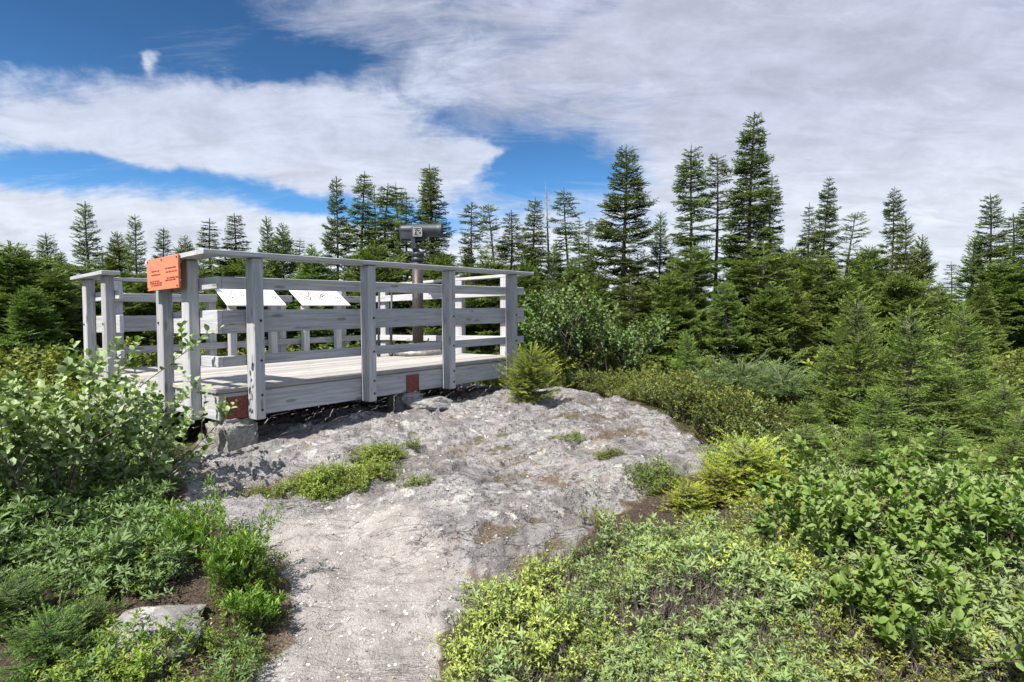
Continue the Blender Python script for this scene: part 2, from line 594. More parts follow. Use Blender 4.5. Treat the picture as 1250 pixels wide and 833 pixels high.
def mat_wood(name, lo, hi, warm=0.0):
    m, b, out = new_mat(name)
    g = attr(b, 'grain', True)
    t = attr(b, 'tint')
    n1 = b.noise(b.mapping(g, (1.2, 26, 26)), 1.6, 7, .65, .6)
    n2 = b.noise(b.mapping(g, (3.0, 150, 150)), 1.2, 5, .7)
    n3 = b.noise(b.mapping(g, (1.0, 3.0, 3.0)), 2.2, 5, .6)
    c = b.mix(b.sstep(n1, .3, .7), lo, hi)
    c = b.mix(b.sstep(n2, .50, .72, 0, .55), c, tuple(x * .45 for x in lo))
    c = b.mix(b.sstep(n3, .5, .72, 0, .35), c, (.36, .325, .28))
    # knots
    v = b.n('ShaderNodeTexVoronoi')
    v.inputs['Scale'].default_value = 1.0
    b.link(b.mapping(g, (2.3, 8.5, 8.5)), v.inputs['Vector'])
    c = b.mix(b.sstep(v.outputs[0], .16, .08, 0, .7), c, (.16, .135, .115))
    tt = b.sstep(t, 0, 1, .80, 1.12)
    c = b.mix(1.0, c, b.n_rgb(tt), 'MULTIPLY')
    # long drying checks
    ck = b.noise(b.mapping(g, (.7, 40, 40)), 1.0, 3, .5)
    ckm = b.sstep(b.m('ABSOLUTE', b.m('SUBTRACT', ck, .5)), .010, .0)
    ckm = b.m('MULTIPLY', ckm, b.sstep(n3, .48, .58))
    c = b.mix(b.m('MULTIPLY', ckm, .85), c, (.05, .045, .04))
    h = b.m('SUBTRACT', b.m('ADD', b.m('MULTIPLY', n2, .6), n1), ckm)
    principled(b, out, c, .78, h, .35, .004, .25)
    return m


WOOD = mat_wood('weathered_grey_wood', (.285, .290, .315), (.450, .452, .468))
DECK = mat_wood('bleached_deck_wood', (.275, .262, .252), (.405, .39, .372))


def board_verts(bm, lo, hi, axis, bev=.004, tint=None, taper=None):
    """bevelled box in platform coordinates added to bm with grain attributes; axis 0 u, 1 v, 2 z is the length"""
    grl = bm.verts.layers.float_vector.get('grain') or bm.verts.layers.float_vector.new('grain')
    tl = bm.verts.layers.float.get('tint') or bm.verts.layers.float.new('tint')
    geom = bmesh.ops.create_cube(bm, size=1.0)
    vs = geom['verts']
    off = rng.uniform(-40, 40, 3)
    tv = rng.uniform(0, 1) if tint is None else tint
    c = [(lo[i] + hi[i]) / 2 for i in range(3)]
    s = [hi[i] - lo[i] for i in range(3)]
    for v in vs:
        v.co = Vector([c[i] + v.co[i] * s[i] for i in range(3)])
    es = list({e for v in vs for e in v.link_edges})
    before = set(bm.verts) - set(vs)
    bmesh.ops.bevel(bm, geom=es, offset=bev, segments=1, affect='EDGES', profile=.5)
    new = [v for v in bm.verts if v not in before]
    order = [axis] + [i for i in range(3) if i != axis]
    for v in new:
        q = [v.co[i] for i in order]
        v[grl] = Vector((q[0] + off[0], q[1] + off[1], q[2] + off[2]))
        v[tl] = tv
    return new


class Plat:
    def __init__(self):
        self.o = pw(0, 0, 0)
        self.root = empty('viewing_platform', tuple(self.o))

    def emit(self, bm, name, mat, parent=None, org=None):
        org = self.o if org is None else org
        done = set()
        for v in bm.verts:
            p = pw(*v.co) - org
            v.co = Vector(p)
        me = bpy.data.meshes.new(name)
        bm.normal_update()
        bm.to_mesh(me)
        bm.free()
        return link_mesh(name, me, parent or self.root, [mat])

    def board(self, name, lo, hi, axis, mat=None, parent=None, bev=.004, org=None, tint=None):
        bm = bmesh.new()
        board_verts(bm, lo, hi, axis, bev, tint)
        return self.emit(bm, name, mat or WOOD, parent, org)


def mat_simple(name, col, rough=.6, metallic=0.0, nscale=30, namt=.25, bump=.1, spec=.4):
    m, b, out = new_mat(name)
    tc = b.n('ShaderNodeTexCoord').outputs['Object']
    n = b.noise(tc, nscale, 5, .6)
    c = b.mix(b.sstep(n, .3, .75), tuple(x * (1 - namt) for x in col), tuple(min(1, x * (1 + namt)) for x in col))
    principled(b, out, c, rough, n, bump, .004, spec, metallic)
    return m


M_BOLT = mat_simple('dark_bolt', (.035, .033, .032), .5, .6)
M_RUST = None


def mat_rust():
    m, b, out = new_mat('oxide_red_plate')
    tc = b.n('ShaderNodeNewGeometry').outputs['Position']
    n1 = b.noise(tc, 60, 6, .65)
    n2 = b.noise(tc, 14, 4, .6)
    c = b.mix(b.sstep(n1, .4, .62), (.12, .034, .028), (.24, .072, .055))
    c = b.mix(b.sstep(n2, .5, .66, 0, .6), c, (.13, .05, .045))
    c = b.mix(b.sstep(b.noise(tc, 130, 3, .6), .66, .74, 0, .7), c, (.30, .24, .21))
    principled(b, out, c, .75, n1, .5, .004)
    return m


M_RUST = mat_rust()


def build_platform():
    P = Plat()
    r = P.root
    tag(r, 'raised weathered grey timber viewing platform with board railings on the bare rock', 'viewing platform')
    UR, W = 3.80, 3.22
    hf = .25
    # decking: planks along the front
    bm = bmesh.new()
    v = -.018
    k = 0
    while v < W - .02:
        jit = rng.uniform(-.006, .006)
        board_verts(bm, (-.02 + jit, v, -.038 + rng.uniform(-.0012, .0012)), (UR + .01 + jit, v + .137, rng.uniform(-.0015, .0015)), 0, .005)
        v += .1425
        k += 1
    P.emit(bm, 'decking', DECK)
    # fascia, front / left / right / back
    P.board('fascia_board', (0, 0, -hf), (UR, .040, -.041), 0)
    P.board('fascia_board', (0, .043, -hf), (.04, W - .05, -.041), 1, tint=.9)
    P.board('fascia_board', (UR - .04, .043, -hf), (UR, W - .05, -.041), 1)
    P.board('fascia_board', (0, W - .045, -hf), (UR, W - .005, -.041), 0)
    for q in (.9, 1.8, 2.7):
        P.board('joist', (.05, q, -hf + .01), (UR - .05, q + .045, -.042), 0)

    def post(u0, v0, bottom=-.268, top=1.028):
        o = P.board('post', (u0, v0, bottom), (u0 + .089, v0 + .132, top), 2, bev=.008)
        return o

    def bolts(o, pts, face):
        for (u, vv, z) in pts:
            bm = bmesh.new()
            g = bmesh.ops.create_cone(bm, cap_ends=True, segments=6, radius1=.011, radius2=.009, depth=.010)
            rot = Matrix.Rotation(math.pi / 2, 4, 'X') if face == 'v' else Matrix.Rotation(math.pi / 2, 4, 'Y')
            bmesh.ops.transform(bm, matrix=Matrix.Translation((u, vv, z)) @ rot, verts=g['verts'])
            P.emit(bm, 'bolt', M_BOLT, o)
    # front posts stand outside the fascia
    for c in (.272, 1.373, 2.437, 3.52):
        o = post(c - .045, -.134)
        bolts(o, [(c + .012, -.137, z) for z in (-.07, -.19, .21, .53)], 'v')
    # left posts
    for vc in (.37, .92, 2.45, 3.12):
        o = post(-.0905, vc - .066)
        bolts(o, [(-.094, vc + .01, z) for z in (-.07, -.19, .53)], 'u')
    # back posts, right posts
    for c in (.27, 1.33, 2.31, 3.33):
        o = post(c - .045, W + .003, top=1.028 if c < 1 or c > 3 else .80)
    for vc in (.30, 1.15, 2.05, 2.86):
        o = post(UR + .002, vc - .066)
    # rails: three boards on the inner side of the posts
    lev = ((.170, .254), (.433, .620), (.785, .882))
    t = .040
    for i, (a, z) in enumerate(lev):
        nm = ('lower_rail', 'middle_rail', 'upper_rail')[i]
        P.board(nm, (t + .002, 0.0, a), (UR + .06, t, z), 0)                 # front
        P.board(nm, (0.0, -.006, a), (t, 1.03, z), 1, tint=.95)                 # left, near part
        P.board(nm, (0.0, 2.27, a), (t, W + .08, z), 1, tint=.9)             # left, far part
        P.board(nm, (UR - t, .045, a), (UR, W - .05, z), 1, tint=.95)           # right
        if i == 0:
            P.board(nm, (t + .003, W - t, a), (UR - .045, W, z), 0)
        else:
            P.board(nm, (t + .003, W - t, a), (1.37, W, z), 0)
            P.board(nm, (2.22, W - t, a), (2.43, W, z), 0)
            P.board(nm, (3.27, W - t, a), (UR - .045, W, z), 0)
    # flat cap boards on the posts
    c0, c1, ct = -.151, -.006, (1.031, 1.070)
    P.board('cap_rail', (c0, c0, ct[0]), (3.88, c1, ct[1]), 0)
    P.board('cap_rail', (c0, c1 + .003, ct[0]), (c1 + .02, 1.04, ct[1]), 1, tint=.85)
    P.board('cap_rail', (c0, 2.25, ct[0]), (c1 + .02, 3.38, ct[1]), 1, tint=.8)
    P.board('cap_rail', (c1 + .03, W + .005, ct[0]), (1.37, W + .145, ct[1]), 0)
    P.board('cap_rail', (UR + .003, c1 + .003, ct[0]), (UR + .145, W + .1, ct[1]), 1, tint=.9)
    P.board('cap_rail', (3.26, W + .005, ct[0]), (UR, W + .145, ct[1]), 0)
    # oxide-red plates over the piers
    for (a, z) in ((.055, .225), (1.885, 2.055)):
        bm = bmesh.new()
        board_verts(bm, (a, -.010, -.252), (z, -.002, -.072), 0, .002)
        P.emit(bm, 'steel_plate', M_RUST)
    return P


PLAT = build_platform()


def rough_block(name, lo, hi, mat, amp, seed, cuts=14):
    """cast block with crumbly faces, in platform coordinates above world ground"""
    bm = bmesh.new()
    bmesh.ops.create_cube(bm, size=1.0)
    bmesh.ops.bevel(bm, geom=bm.edges[:], offset=.13, segments=3, affect='EDGES')
    bmesh.ops.triangulate(bm, faces=bm.faces[:])
    bmesh.ops.subdivide_edges(bm, edges=bm.edges[:], cuts=cuts // 3, use_grid_fill=True)
    bmesh.ops.subdivide_edges(bm, edges=[e for e in bm.edges if e.calc_length() > .09], cuts=1, use_grid_fill=True)
    bm.normal_update()
    vs = np.array([v.co[:] for v in bm.verts])
    ns = np.array([v.normal[:] for v in bm.verts])
    d = fbm(vs[:, 0] * 5 + vs[:, 2] * 3.1, vs[:, 1] * 5 + vs[:, 2] * 2.3, 4, seed) - .5
    d2 = fbm(vs[:, 0] * 17 + vs[:, 2] * 13, vs[:, 1] * 17 - vs[:, 2] * 9, 3, seed + 3) - .5
    vs = vs + ns * (d * amp + d2 * amp * .6)[:, None]
    base = pw((lo[0] + hi[0]) / 2, (lo[1] + hi[1]) / 2, 0)
    for v, q in zip(bm.verts, vs):
        u = lo[0] + (q[0] + .5) * (hi[0] - lo[0])
        w = lo[1] + (q[1] + .5) * (hi[1] - lo[1])
        p = pw(u, w, 0)
        z = lo[2] + (q[2] + .5) * (hi[2] - lo[2])
        v.co = Vector((p[0] - base[0], p[1] - base[1], z - lo[2]))
    me = bpy.data.meshes.new(name)
    bm.to_mesh(me)
    bm.free()
    for p in me.polygons:
        p.use_smooth = True
    o = link_mesh(name, me, None, [mat])
    o.location = (base[0], base[1], lo[2])
    return o


def mat_concrete():
    m, b, out = new_mat('rough_concrete')
    pos = b.n('ShaderNodeNewGeometry').outputs['Position']
    n1 = b.noise(pos, 30, 6, .7)
    n2 = b.noise(pos, 90, 4, .7)
    n3 = b.noise(pos, 5, 4, .6)
    c = b.mix(b.sstep(n1, .35, .65), (.24, .235, .22), (.43, .42, .395))
    c = b.mix(b.sstep(n2, .52, .68, 0, .7), c, (.12, .115, .105))
    c = b.mix(b.sstep(n3, .5, .7, 0, .4), c, (.34, .32, .28))
    principled(b, out, c, .92, b.m('ADD', n1, n2), .9, .02)
    return m


M_CONC = mat_concrete()


def build_piers():
    for (u0, u1, lab) in ((-.005, .315, 'crumbly pale concrete pier under the near corner of the wooden platform'),
                          (1.82, 2.12, 'low concrete pier beneath the middle of the platform front, mostly in shade')):
        p = pw((u0 + u1) / 2, .1, 0)
        zb = float(height(p[0], p[1])) - .10
        zt = p[2] - .253
        o = rough_block('concrete_pier', (u0, -.05, zb), (u1, .27, zt), M_CONC, .17, int(u0 * 10) + 3)
        tag(o, lab, 'pier', 'concrete piers under the platform')


build_piers()


def build_step():
    o = pw(-.2, 1.6, -.4)
    r = empty('entry_step', tuple(o))
    tag(r, 'low grey plank step below the gap in the platform railing', 'step')
    PL = PLAT
    PL.board('tread', (-.36, .93, -.205), (-.005, 2.28, -.165), 1, DECK, r, org=o)
    PL.board('riser', (-.345, .95, -.375), (-.305, 2.26, -.208), 1, WOOD, r, org=o, tint=1.0)
    PL.board('side_board', (-.303, .95, -.375), (-.006, .99, -.208), 0, WOOD, r, org=o)
    PL.board('side_board', (-.303, 2.22, -.375), (-.006, 2.26, -.208), 0, WOOD, r, org=o)


build_step()

M_ORANGE = mat_simple('orange_sign_paint', (.70, .185, .078), .30, 0, 8, .05, .02)
M_INK = mat_simple('dark_red_lettering', (.16, .03, .02), .6)
M_WHITE = mat_simple('white_panel', (.76, .765, .775), .4, 0, 6, .02, .01)
M_BLACKINK = mat_simple('black_drawing_ink', (.05, .05, .055), .6)
M_METAL = mat_simple('charcoal_paint', (.026, .032, .042), .5, .1, 14, .25, .04, .5)
M_POLE = mat_simple('brown_black_pole_paint', (.052, .045, .042), .5, .2, 22, .3, .06)
M_BASE = mat_simple('scuffed_metal_base', (.27, .25, .235), .5, .5, 16, .35, .06)


def quadstrip(bm, pts, w, nrm):
    """flat ribbon along pts"""
    prev = None
    for i, p in enumerate(pts):
        p = Vector(p)
        d = Vector(pts[min(i + 1, len(pts) - 1)]) - Vector(pts[max(i - 1, 0)])
        s = d.cross(Vector(nrm))
        if s.length < 1e-9:
            continue
        s = s.normalized() * (w / 2)
        a, b_ = bm.verts.new(p - s), bm.verts.new(p + s)
        if prev:
            bm.faces.new((prev[0], prev[1], b_, a))
        prev = (a, b_)


def build_sign():
    R = random.Random(3)
    o = pw(-.16, .6, .94)
    r = empty('orange_sign', tuple(o))
    tag(r, 'orange rectangular sign with small dark lines of text beside the platform entrance', 'sign')
    bm = bmesh.new()
    v0, v1, z0, z1 = .262, .925, .80, 1.064
    board_verts(bm, (-.172, v0, z0), (-.155, v1, z1), 1, .003)
    pn = PLAT.emit(bm, 'sign_panel', M_ORANGE, r, o)
    bm = bmesh.new()
    # two columns of tiny unreadable lines (word-length dashes) and a small emblem
    for col0, col1, rows in (((.30), .53, (.965, .935, .885, .868)), (.64, .86, (.955, .925, .872, .855, .838))):
        for zz in rows:
            q = col1 - R.uniform(0, .05)
            while q > col0:
                L = R.uniform(.018, .055)
                z = zz + R.uniform(-.001, .001)
                for dz in (0, .0035, .007):
                    quadstrip(bm, [(-.1745, q, z + dz), (-.1745, q - L, z + dz)], .0032, (1, 0, 0))
                q -= L + R.uniform(.008, .02)
    for (a, h) in ((.845, .045), (.78, .03)):
        quadstrip(bm, [(-.1745, a, .955), (-.1745, a, .955 + h)], .004, (1, 0, 0))
    PLAT.emit(bm, 'lettering', M_INK, pn, o)
    for (vv, zz) in ((v0 + .02, z0 + .02), (v0 + .02, z1 - .02), (v1 - .02, z0 + .02), (v1 - .02, z1 - .02), ((v0 + v1) / 2, z1 - .02)):
        bm = bmesh.new()
        g = bmesh.ops.create_cone(bm, cap_ends=True, segments=8, radius1=.008, radius2=.006, depth=.005)
        bmesh.ops.transform(bm, matrix=Matrix.Translation((-.1745, vv, zz)) @ Matrix.Rotation(math.pi / 2, 4, 'Y'), verts=g['verts'])
        PLAT.emit(bm, 'screw', M_BOLT, pn, o)


build_sign()


def build_panels():
    spec = ((1.39, 2.20, 'white tilted information panel with faint landscape drawing, nearer the entrance end', 5),
            (2.45, 3.25, 'white tilted information panel with dark skyline sketch, nearer the telescope', 9))
    for u0, u1, lab, sd in spec:
        R = random.Random(sd)
        o = pw((u0 + u1) / 2, 3.15, 0)
        r = empty('information_panel', tuple(o))
        tag(r, lab, 'information panel', 'white information panels on the back railing')
        va, vb, za, zb = 2.94, 3.34, .725, .975
        bm = bmesh.new()
        board_verts(bm, (u0, 0, 0), (u1, 1, .014), 0, .003)
        for v in bm.verts:
            t = v.co.y
            v.co = Vector((v.co.x, va + t * (vb - va) - (v.co.z * .5), za + t * (zb - za) + v.co.z))
        pn = PLAT.emit(bm, 'panel_face', M_WHITE, r, o)

        def on(u, t):
            return (u, va + t * (vb - va) - .010, za + t * (zb - za) + .0175)
        bm = bmesh.new()
        nrm = (0, -.53, .85)
        for row, amp in ((.45, .10), (.62, .14)):
            pts = []
            n = 26
            for k in range(n + 1):
                u = u0 + .12 + (u1 - u0 - .34) * k / n
                pts.append(on(u, row + amp * (R.random() - .4) + .12 * math.sin(k * .55 + sd)))
            a = 0
            while a < n - 3:
                L = R.randint(3, 8)
                quadstrip(bm, pts[a:min(a + L, n + 1)], .018 if sd == 9 else .009, nrm)
                a += L + R.randint(0, 2)
        for k in range(3):
            c = u1 - .16 + k * .035
            quadstrip(bm, [on(c, .35), on(c + .03, .62 - k * .07), on(c + .05, .40)], .016 if sd == 9 else .009, nrm)
        PLAT.emit(bm, 'drawing', M_BLACKINK, pn, o)
        for c in (u0 + .08, u1 - .17):
            PLAT.board('leg', (c, 3.045, 0.002), (c + .089, 3.134, .79), 2, WOOD, r, org=o)


build_panels()


def lathe(bm, prof, seg=24, M=None):
    """prof: (radius, z) list"""
    rings = []
    for rr, z in prof:
        ring = [bm.verts.new(Vector((rr * math.cos(2 * math.pi * k / seg), rr * math.sin(2 * math.pi * k / seg), z))) for k in range(seg)]
        rings.append(ring)
    for a, b_ in zip(rings, rings[1:]):
        for k in range(seg):
            bm.faces.new((a[k], a[(k + 1) % seg], b_[(k + 1) % seg], b_[k]))
    bm.faces.new(rings[0][::-1])
    bm.faces.new(rings[-1])
    if M is not None:
        bmesh.ops.transform(bm, matrix=M, verts=[v for r in rings for v in r])


def bar(bm, a, b_, r, seg=10):
    a, b_ = Vector(a), Vector(b_)
    d = b_ - a
    M = Matrix.Translation(a) @ d.to_track_quat('Z', 'Y').to_matrix().to_4x4()
    lathe(bm, [(r, 0), (r, d.length)], seg, M)


def box(bm, lo, hi, bev=.006, M=None):
    before = set(bm.verts)
    g = bmesh.ops.create_cube(bm, size=1)
    for v in g['verts']:
        v.co = Vector([(lo[i] + hi[i]) / 2 + v.co[i] * (hi[i] - lo[i]) for i in range(3)])
    bmesh.ops.bevel(bm, geom=list({e for v in g['verts'] for e in v.link_edges}), offset=bev, segments=2, affect='EDGES')
    if M is not None:
        bmesh.ops.transform(bm, matrix=M, verts=[v for v in bm.verts if v not in before])


def emit(bm, name, mat, parent=None, smooth=False):
    me = bpy.data.meshes.new(name)
    bm.normal_update()
    bm.to_mesh(me)
    bm.free()
    if smooth:
        for p in me.polygons:
            p.use_smooth = len(p.vertices) == 4
    return link_mesh(name, me, parent, [mat])


TEL_U, TEL_V = 3.36, 1.50


def build_telescope():
    o = pw(TEL_U, TEL_V, .001)
    r = empty('coin_telescope', tuple(o), 0.06)
    tag(r, 'dark grey public viewing telescope on a thick pole standing on the deck', 'telescope')
    bm = bmesh.new()
    lathe(bm, [(.330, 0), (.345, .015), (.345, .050), (.32, .07), (.26, .12), (.11, .165)], 40)
    emit(bm, 'base_plate', M_BASE, r, True)
    bm = bmesh.new()
    lathe(bm, [(.076, .095), (.076, 1.30)], 28)
    emit(bm, 'pole', M_POLE, r, True)
    bm = bmesh.new()
    lathe(bm, [(.078, 1.302), (.088, 1.305), (.088, 1.345), (.078, 1.35), (.078, 1.37), (.092, 1.375), (.092, 1.425), (.06, 1.44)], 28)
    emit(bm, 'collar', M_METAL, r, True)
    # yoke: a U of two cheeks
    bm = bmesh.new()
    for s in (-1, 1):
        pts = [(-.02, s * .02, 1.445), (-.03, s * .075, 1.47), (-.045, s * .105, 1.54), (-.045, s * .108, 1.73)]
        for a, b_ in zip(pts, pts[1:]):
            a, b_ = Vector(a), Vector(b_)
            d = b_ - a
            M = Matrix.Translation((a + b_) / 2) @ d.to_track_quat('Z', 'Y').to_matrix().to_4x4()
            box(bm, (-.035, -.011, -d.length / 2 - .008), (.035, .011, d.length / 2 + .008), .004, M) if False else None
            box(bm, (min(a.x, b_.x) - .03, min(a.y, b_.y) - .010, min(a.z, b_.z) - .006), (max(a.x, b_.x) + .03, max(a.y, b_.y) + .010, max(a.z, b_.z) + .006), .006)
    box(bm, (-.055, -.09, 1.442), (.03, .09, 1.468), .006)
    emit(bm, 'yoke', M_METAL, r)
    # head: optical tube flaring to the objective, boxy rear housing
    bm = bmesh.new()
    M = Matrix.Translation((0, 0, 1.735)) @ Matrix.Rotation(math.pi / 2, 4, 'Y')
    lathe(bm, [(.040, -.25), (.062, -.235), (.07, -.20), (.083, -.06), (.088, .12), (.094, .27), (.097, .315), (.100, .318), (.100, .352), (.088, .352), (.084, .330)], 32, M)
    h = emit(bm, 'telescope_head', M_METAL, r, True)
    bm = bmesh.new()
    lathe(bm, [(.080, .3315), (.079, .3335)], 28, M)
    emit(bm, 'objective_lens', mat_simple('dark_lens', (.008, .009, .012), .1, 0, 5, .1, .0, .6), h, True)
    bm = bmesh.new()
    box(bm, (-.235, -.083, 1.585), (-.06, .083, 1.72), .018)
    box(bm, (-.06, -.078, 1.60), (.13, .078, 1.70), .018)
    emit(bm, 'coin_housing', M_METAL, h)
    bm = bmesh.new()
    lathe(bm, [(.028, -.31), (.034, -.30), (.034, -.245)], 20, M)
    emit(bm, 'eyepiece', M_METAL, h, True)
    bm = bmesh.new()
    bar(bm, (-.20, -.05, 1.60), (-.20, -.05, 1.545), .014)
    emit(bm, 'coin_lever', M_METAL, h, True)
    # badge plate with pictograms on the near cheek
    bm = bmesh.new()
    box(bm, (-.055, -.128, 1.625), (.085, -.119, 1.765), .004)
    bd = emit(bm, 'badge_plate', M_METAL, r)
    bm = bmesh.new()
    yb = -.1295
    for a, b_ in (((-.042, 1.638), (.072, 1.638)), ((.072, 1.638), (.072, 1.752)), ((.072, 1.752), (-.042, 1.752)), ((-.042, 1.752), (-.042, 1.638))):
        quadstrip(bm, [(a[0], yb, a[1]), (b_[0], yb, b_[1])], .007, (0, 1, 0))
    for pts in ([(-.026, 1.66), (-.026, 1.73), (-.004, 1.73)], [(-.026, 1.697), (-.008, 1.697)], [(.012, 1.66), (.012, 1.71)], [(.03, 1.725), (.055, 1.73), (.053, 1.70), (.032, 1.69), (.03, 1.662), (.057, 1.66)],
                [(.008, 1.728), (.016, 1.728)]):
        quadstrip(bm, [(x, yb, z) for x, z in pts], .008, (0, 1, 0))
    emit(bm, 'pictogram', mat_simple('pale_badge_paint', (.5, .5, .48), .5), bd)


build_telescope()


def build_stool():
    o = pw(TEL_U - .36, TEL_V + .28, .001)
    r = empty('step_stool', tuple(o), .25)
    tag(r, 'slender black metal step stool standing beside the telescope pole', 'step stool')
    for s, nm in ((-1, 'leg'), (1, 'leg')):
        x = s * .085
        bm = bmesh.new()
        bar(bm, (x, -.10, .02), (x + .02, .10, .98), .014)
        bar(bm, (x, -.10, .0), (x, -.10, .045), .024)
        emit(bm, nm, M_METAL, r, True)
        bm = bmesh.new()
        bar(bm, (x, .30, .02), (x + .015, .05, .72), .013)
        bar(bm, (x, .30, .0), (x, .30, .045), .022)
        emit(bm, nm, M_METAL, r, True)
    bm = bmesh.new()
    bar(bm, (-.065, .10, .98), (.105, .10, .98), .014)
    bar(bm, (.105, .10, .98), (.19, .08, .985), .014)
    emit(bm, 'handle', M_METAL, r, True)
    for z, y in ((.20, -.06), (.40, -.02)):
        bm = bmesh.new()
        box(bm, (-.072, y + .012, z), (.078, y + .16, z + .018), .004)
        emit(bm, 'tread', M_METAL, r)


build_stool()

# ------------------------------------------------------------------ foliage kit


def norm(a):
    return a / (np.linalg.norm(a, axis=-1, keepdims=True) + 1e-12)


def frames(d, up=None, roll=None):
    """rotation matrices whose x axis is d and whose z axis leans towards up"""
    d = norm(np.asarray(d, float))
    n = len(d)
    up = np.tile(np.array([0, 0, 1.0]), (n, 1)) if up is None else np.asarray(up, float)
    s = np.cross(up, d)
    bad = np.linalg.norm(s, axis=1) < 1e-4
    s[bad] = np.array([0, 1.0, 0])
    s = norm(s)
    z = np.cross(d, s)
    if roll is not None:
        c, sn = np.cos(roll)[:, None], np.sin(roll)[:, None]
        s, z = s * c + z * sn, z * c - s * sn
    return np.stack([d, s, z], 2)


class Acc:
    """collects instances of small templates into one mesh"""
    def __init__(self):
        self.V, self.F, self.T, self.M, self.n = [], [], [], [], 0

    def add(self, tv, tf, ttint, R, t, scale=1.0, tint=0.0, mat=0):
        if len(t) == 0:
            return
        N = len(t)
        sc_ = np.broadcast_to(np.asarray(scale, float).reshape(-1, 1, 1) if np.ndim(scale) else scale, (N, 1, 1))
        V = np.einsum('nij,kj->nki', R, tv) * sc_ + t[:, None, :]
        F = tf[None] + (np.arange(N) * len(tv))[:, None, None] + self.n
        tt = ttint[None] + np.broadcast_to(np.asarray(tint, float).reshape(-1, 1), (N, 1))
        self.V.append(V.reshape(-1, 3).astype(np.float32))
        self.F.append(F.reshape(-1, 3).astype(np.int32))
        self.T.append(np.broadcast_to(tt, (N, len(tv))).reshape(-1).astype(np.float32))
        self.M.append(np.full(N * len(tf), mat, np.int32))
        self.n += N * len(tv)

    def tubes(self, P, Rr, tint=0.0, mat=0, seg=4):
        """P (n,k,3) polylines with radii (n,k)"""
        P, Rr = np.asarray(P, float), np.asarray(Rr, float)
        n, k, _ = P.shape
        if n == 0:
            return
        d = np.gradient(P, axis=1)
        d = norm(d)
        up = np.where(np.abs(d[..., 2:3]) > .9, np.array([1.0, 0, 0]), np.array([0, 0, 1.0]))
        s = norm(np.cross(d, up))
        z = np.cross(s, d)
        a = np.arange(seg) * 2 * math.pi / seg
        ring = P[:, :, None, :] + Rr[:, :, None, None] * (np.cos(a)[None, None, :, None] * s[:, :, None, :] + np.sin(a)[None, None, :, None] * z[:, :, None, :])
        V = ring.reshape(n, k * seg, 3)
        f = []
        for i in range(k - 1):
            for j in range(seg):
                p, q = i * seg + j, i * seg + (j + 1) % seg
                f += [(p, q, q + seg), (p, q + seg, p + seg)]
        f = np.array(f)
        F = f[None] + (np.arange(n) * k * seg)[:, None, None] + self.n
        self.V.append(V.reshape(-1, 3).astype(np.float32))
        self.F.append(F.reshape(-1, 3).astype(np.int32))
        self.T.append(np.broadcast_to(np.asarray(tint, float).reshape(-1, 1), (n, k * seg)).reshape(-1).astype(np.float32))
        self.M.append(np.full(n * len(f), mat, np.int32))
        self.n += n * k * seg

    def mesh(self, name, smooth=False):
        return np_mesh(name, np.concatenate(self.V), np.concatenate(self.F), np.concatenate(self.T), np.concatenate(self.M), smooth)


def mat_leaf(name, dark, light, rough=.5, trans=.28, spec=.35, back=None):
    m, b, out = new_mat(name)
    t = attr(b, 'tint')
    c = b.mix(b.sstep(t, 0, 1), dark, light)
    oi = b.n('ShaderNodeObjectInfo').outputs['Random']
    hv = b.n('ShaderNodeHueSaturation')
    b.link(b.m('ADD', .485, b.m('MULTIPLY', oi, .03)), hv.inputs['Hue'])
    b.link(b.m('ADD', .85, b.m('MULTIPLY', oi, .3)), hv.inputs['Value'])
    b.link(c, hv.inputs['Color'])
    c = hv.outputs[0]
    if back is not None:
        g = b.n('ShaderNodeNewGeometry').outputs['Backfacing']
        c = b.mix(b.m('MULTIPLY', g, .8), c, back)
    p = b.n('ShaderNodeBsdfPrincipled')
    b.link(c, p.inputs['Base Color'])
    p.inputs['Roughness'].default_value = rough
    p.inputs['Specular IOR Level'].default_value = spec
    tr = b.n('ShaderNodeBsdfTranslucent')
    b.link(b.mix(1.0, c, (1.15, 1.25, .55), 'MULTIPLY'), tr.inputs[0])
    mx = b.n('ShaderNodeMixShader')
    mx.inputs[0].default_value = trans
    b.link(p.outputs[0], mx.inputs[1])
    b.link(tr.outputs[0], mx.inputs[2])
    b.link(mx.outputs[0], out.inputs[0])
    return m


def mat_bark(name, lo, hi, scale=40):
    m, b, out = new_mat(name)
    tc = b.n('ShaderNodeTexCoord').outputs['Object']
    n = b.noise(b.mapping(tc, (1, 1, .35)), scale, 5, .65)
    c = b.mix(b.sstep(n, .35, .68), lo, hi)
    principled(b, out, c, .9, n, .5, .01, .15)
    return m


BARK = mat_bark('spruce_bark', (.055, .045, .040), (.20, .175, .16), 22)
TWIG = mat_bark('grey_dead_twig', (.14, .125, .115), (.34, .32, .30), 30)
STEM = mat_bark('shrub_stem', (.09, .065, .05), (.22, .18, .15), 60)
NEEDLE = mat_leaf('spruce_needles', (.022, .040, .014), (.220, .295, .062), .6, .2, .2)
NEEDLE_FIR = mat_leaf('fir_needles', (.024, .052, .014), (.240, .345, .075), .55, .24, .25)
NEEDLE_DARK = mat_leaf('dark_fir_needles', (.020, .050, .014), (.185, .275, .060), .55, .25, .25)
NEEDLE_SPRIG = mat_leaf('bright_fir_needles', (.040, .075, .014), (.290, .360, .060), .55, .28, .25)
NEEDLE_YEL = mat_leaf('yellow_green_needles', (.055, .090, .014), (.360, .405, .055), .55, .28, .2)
NEEDLE_BLUE = mat_leaf('blue_green_needles', (.030, .060, .026), (.200, .285, .115), .6, .25, .2)


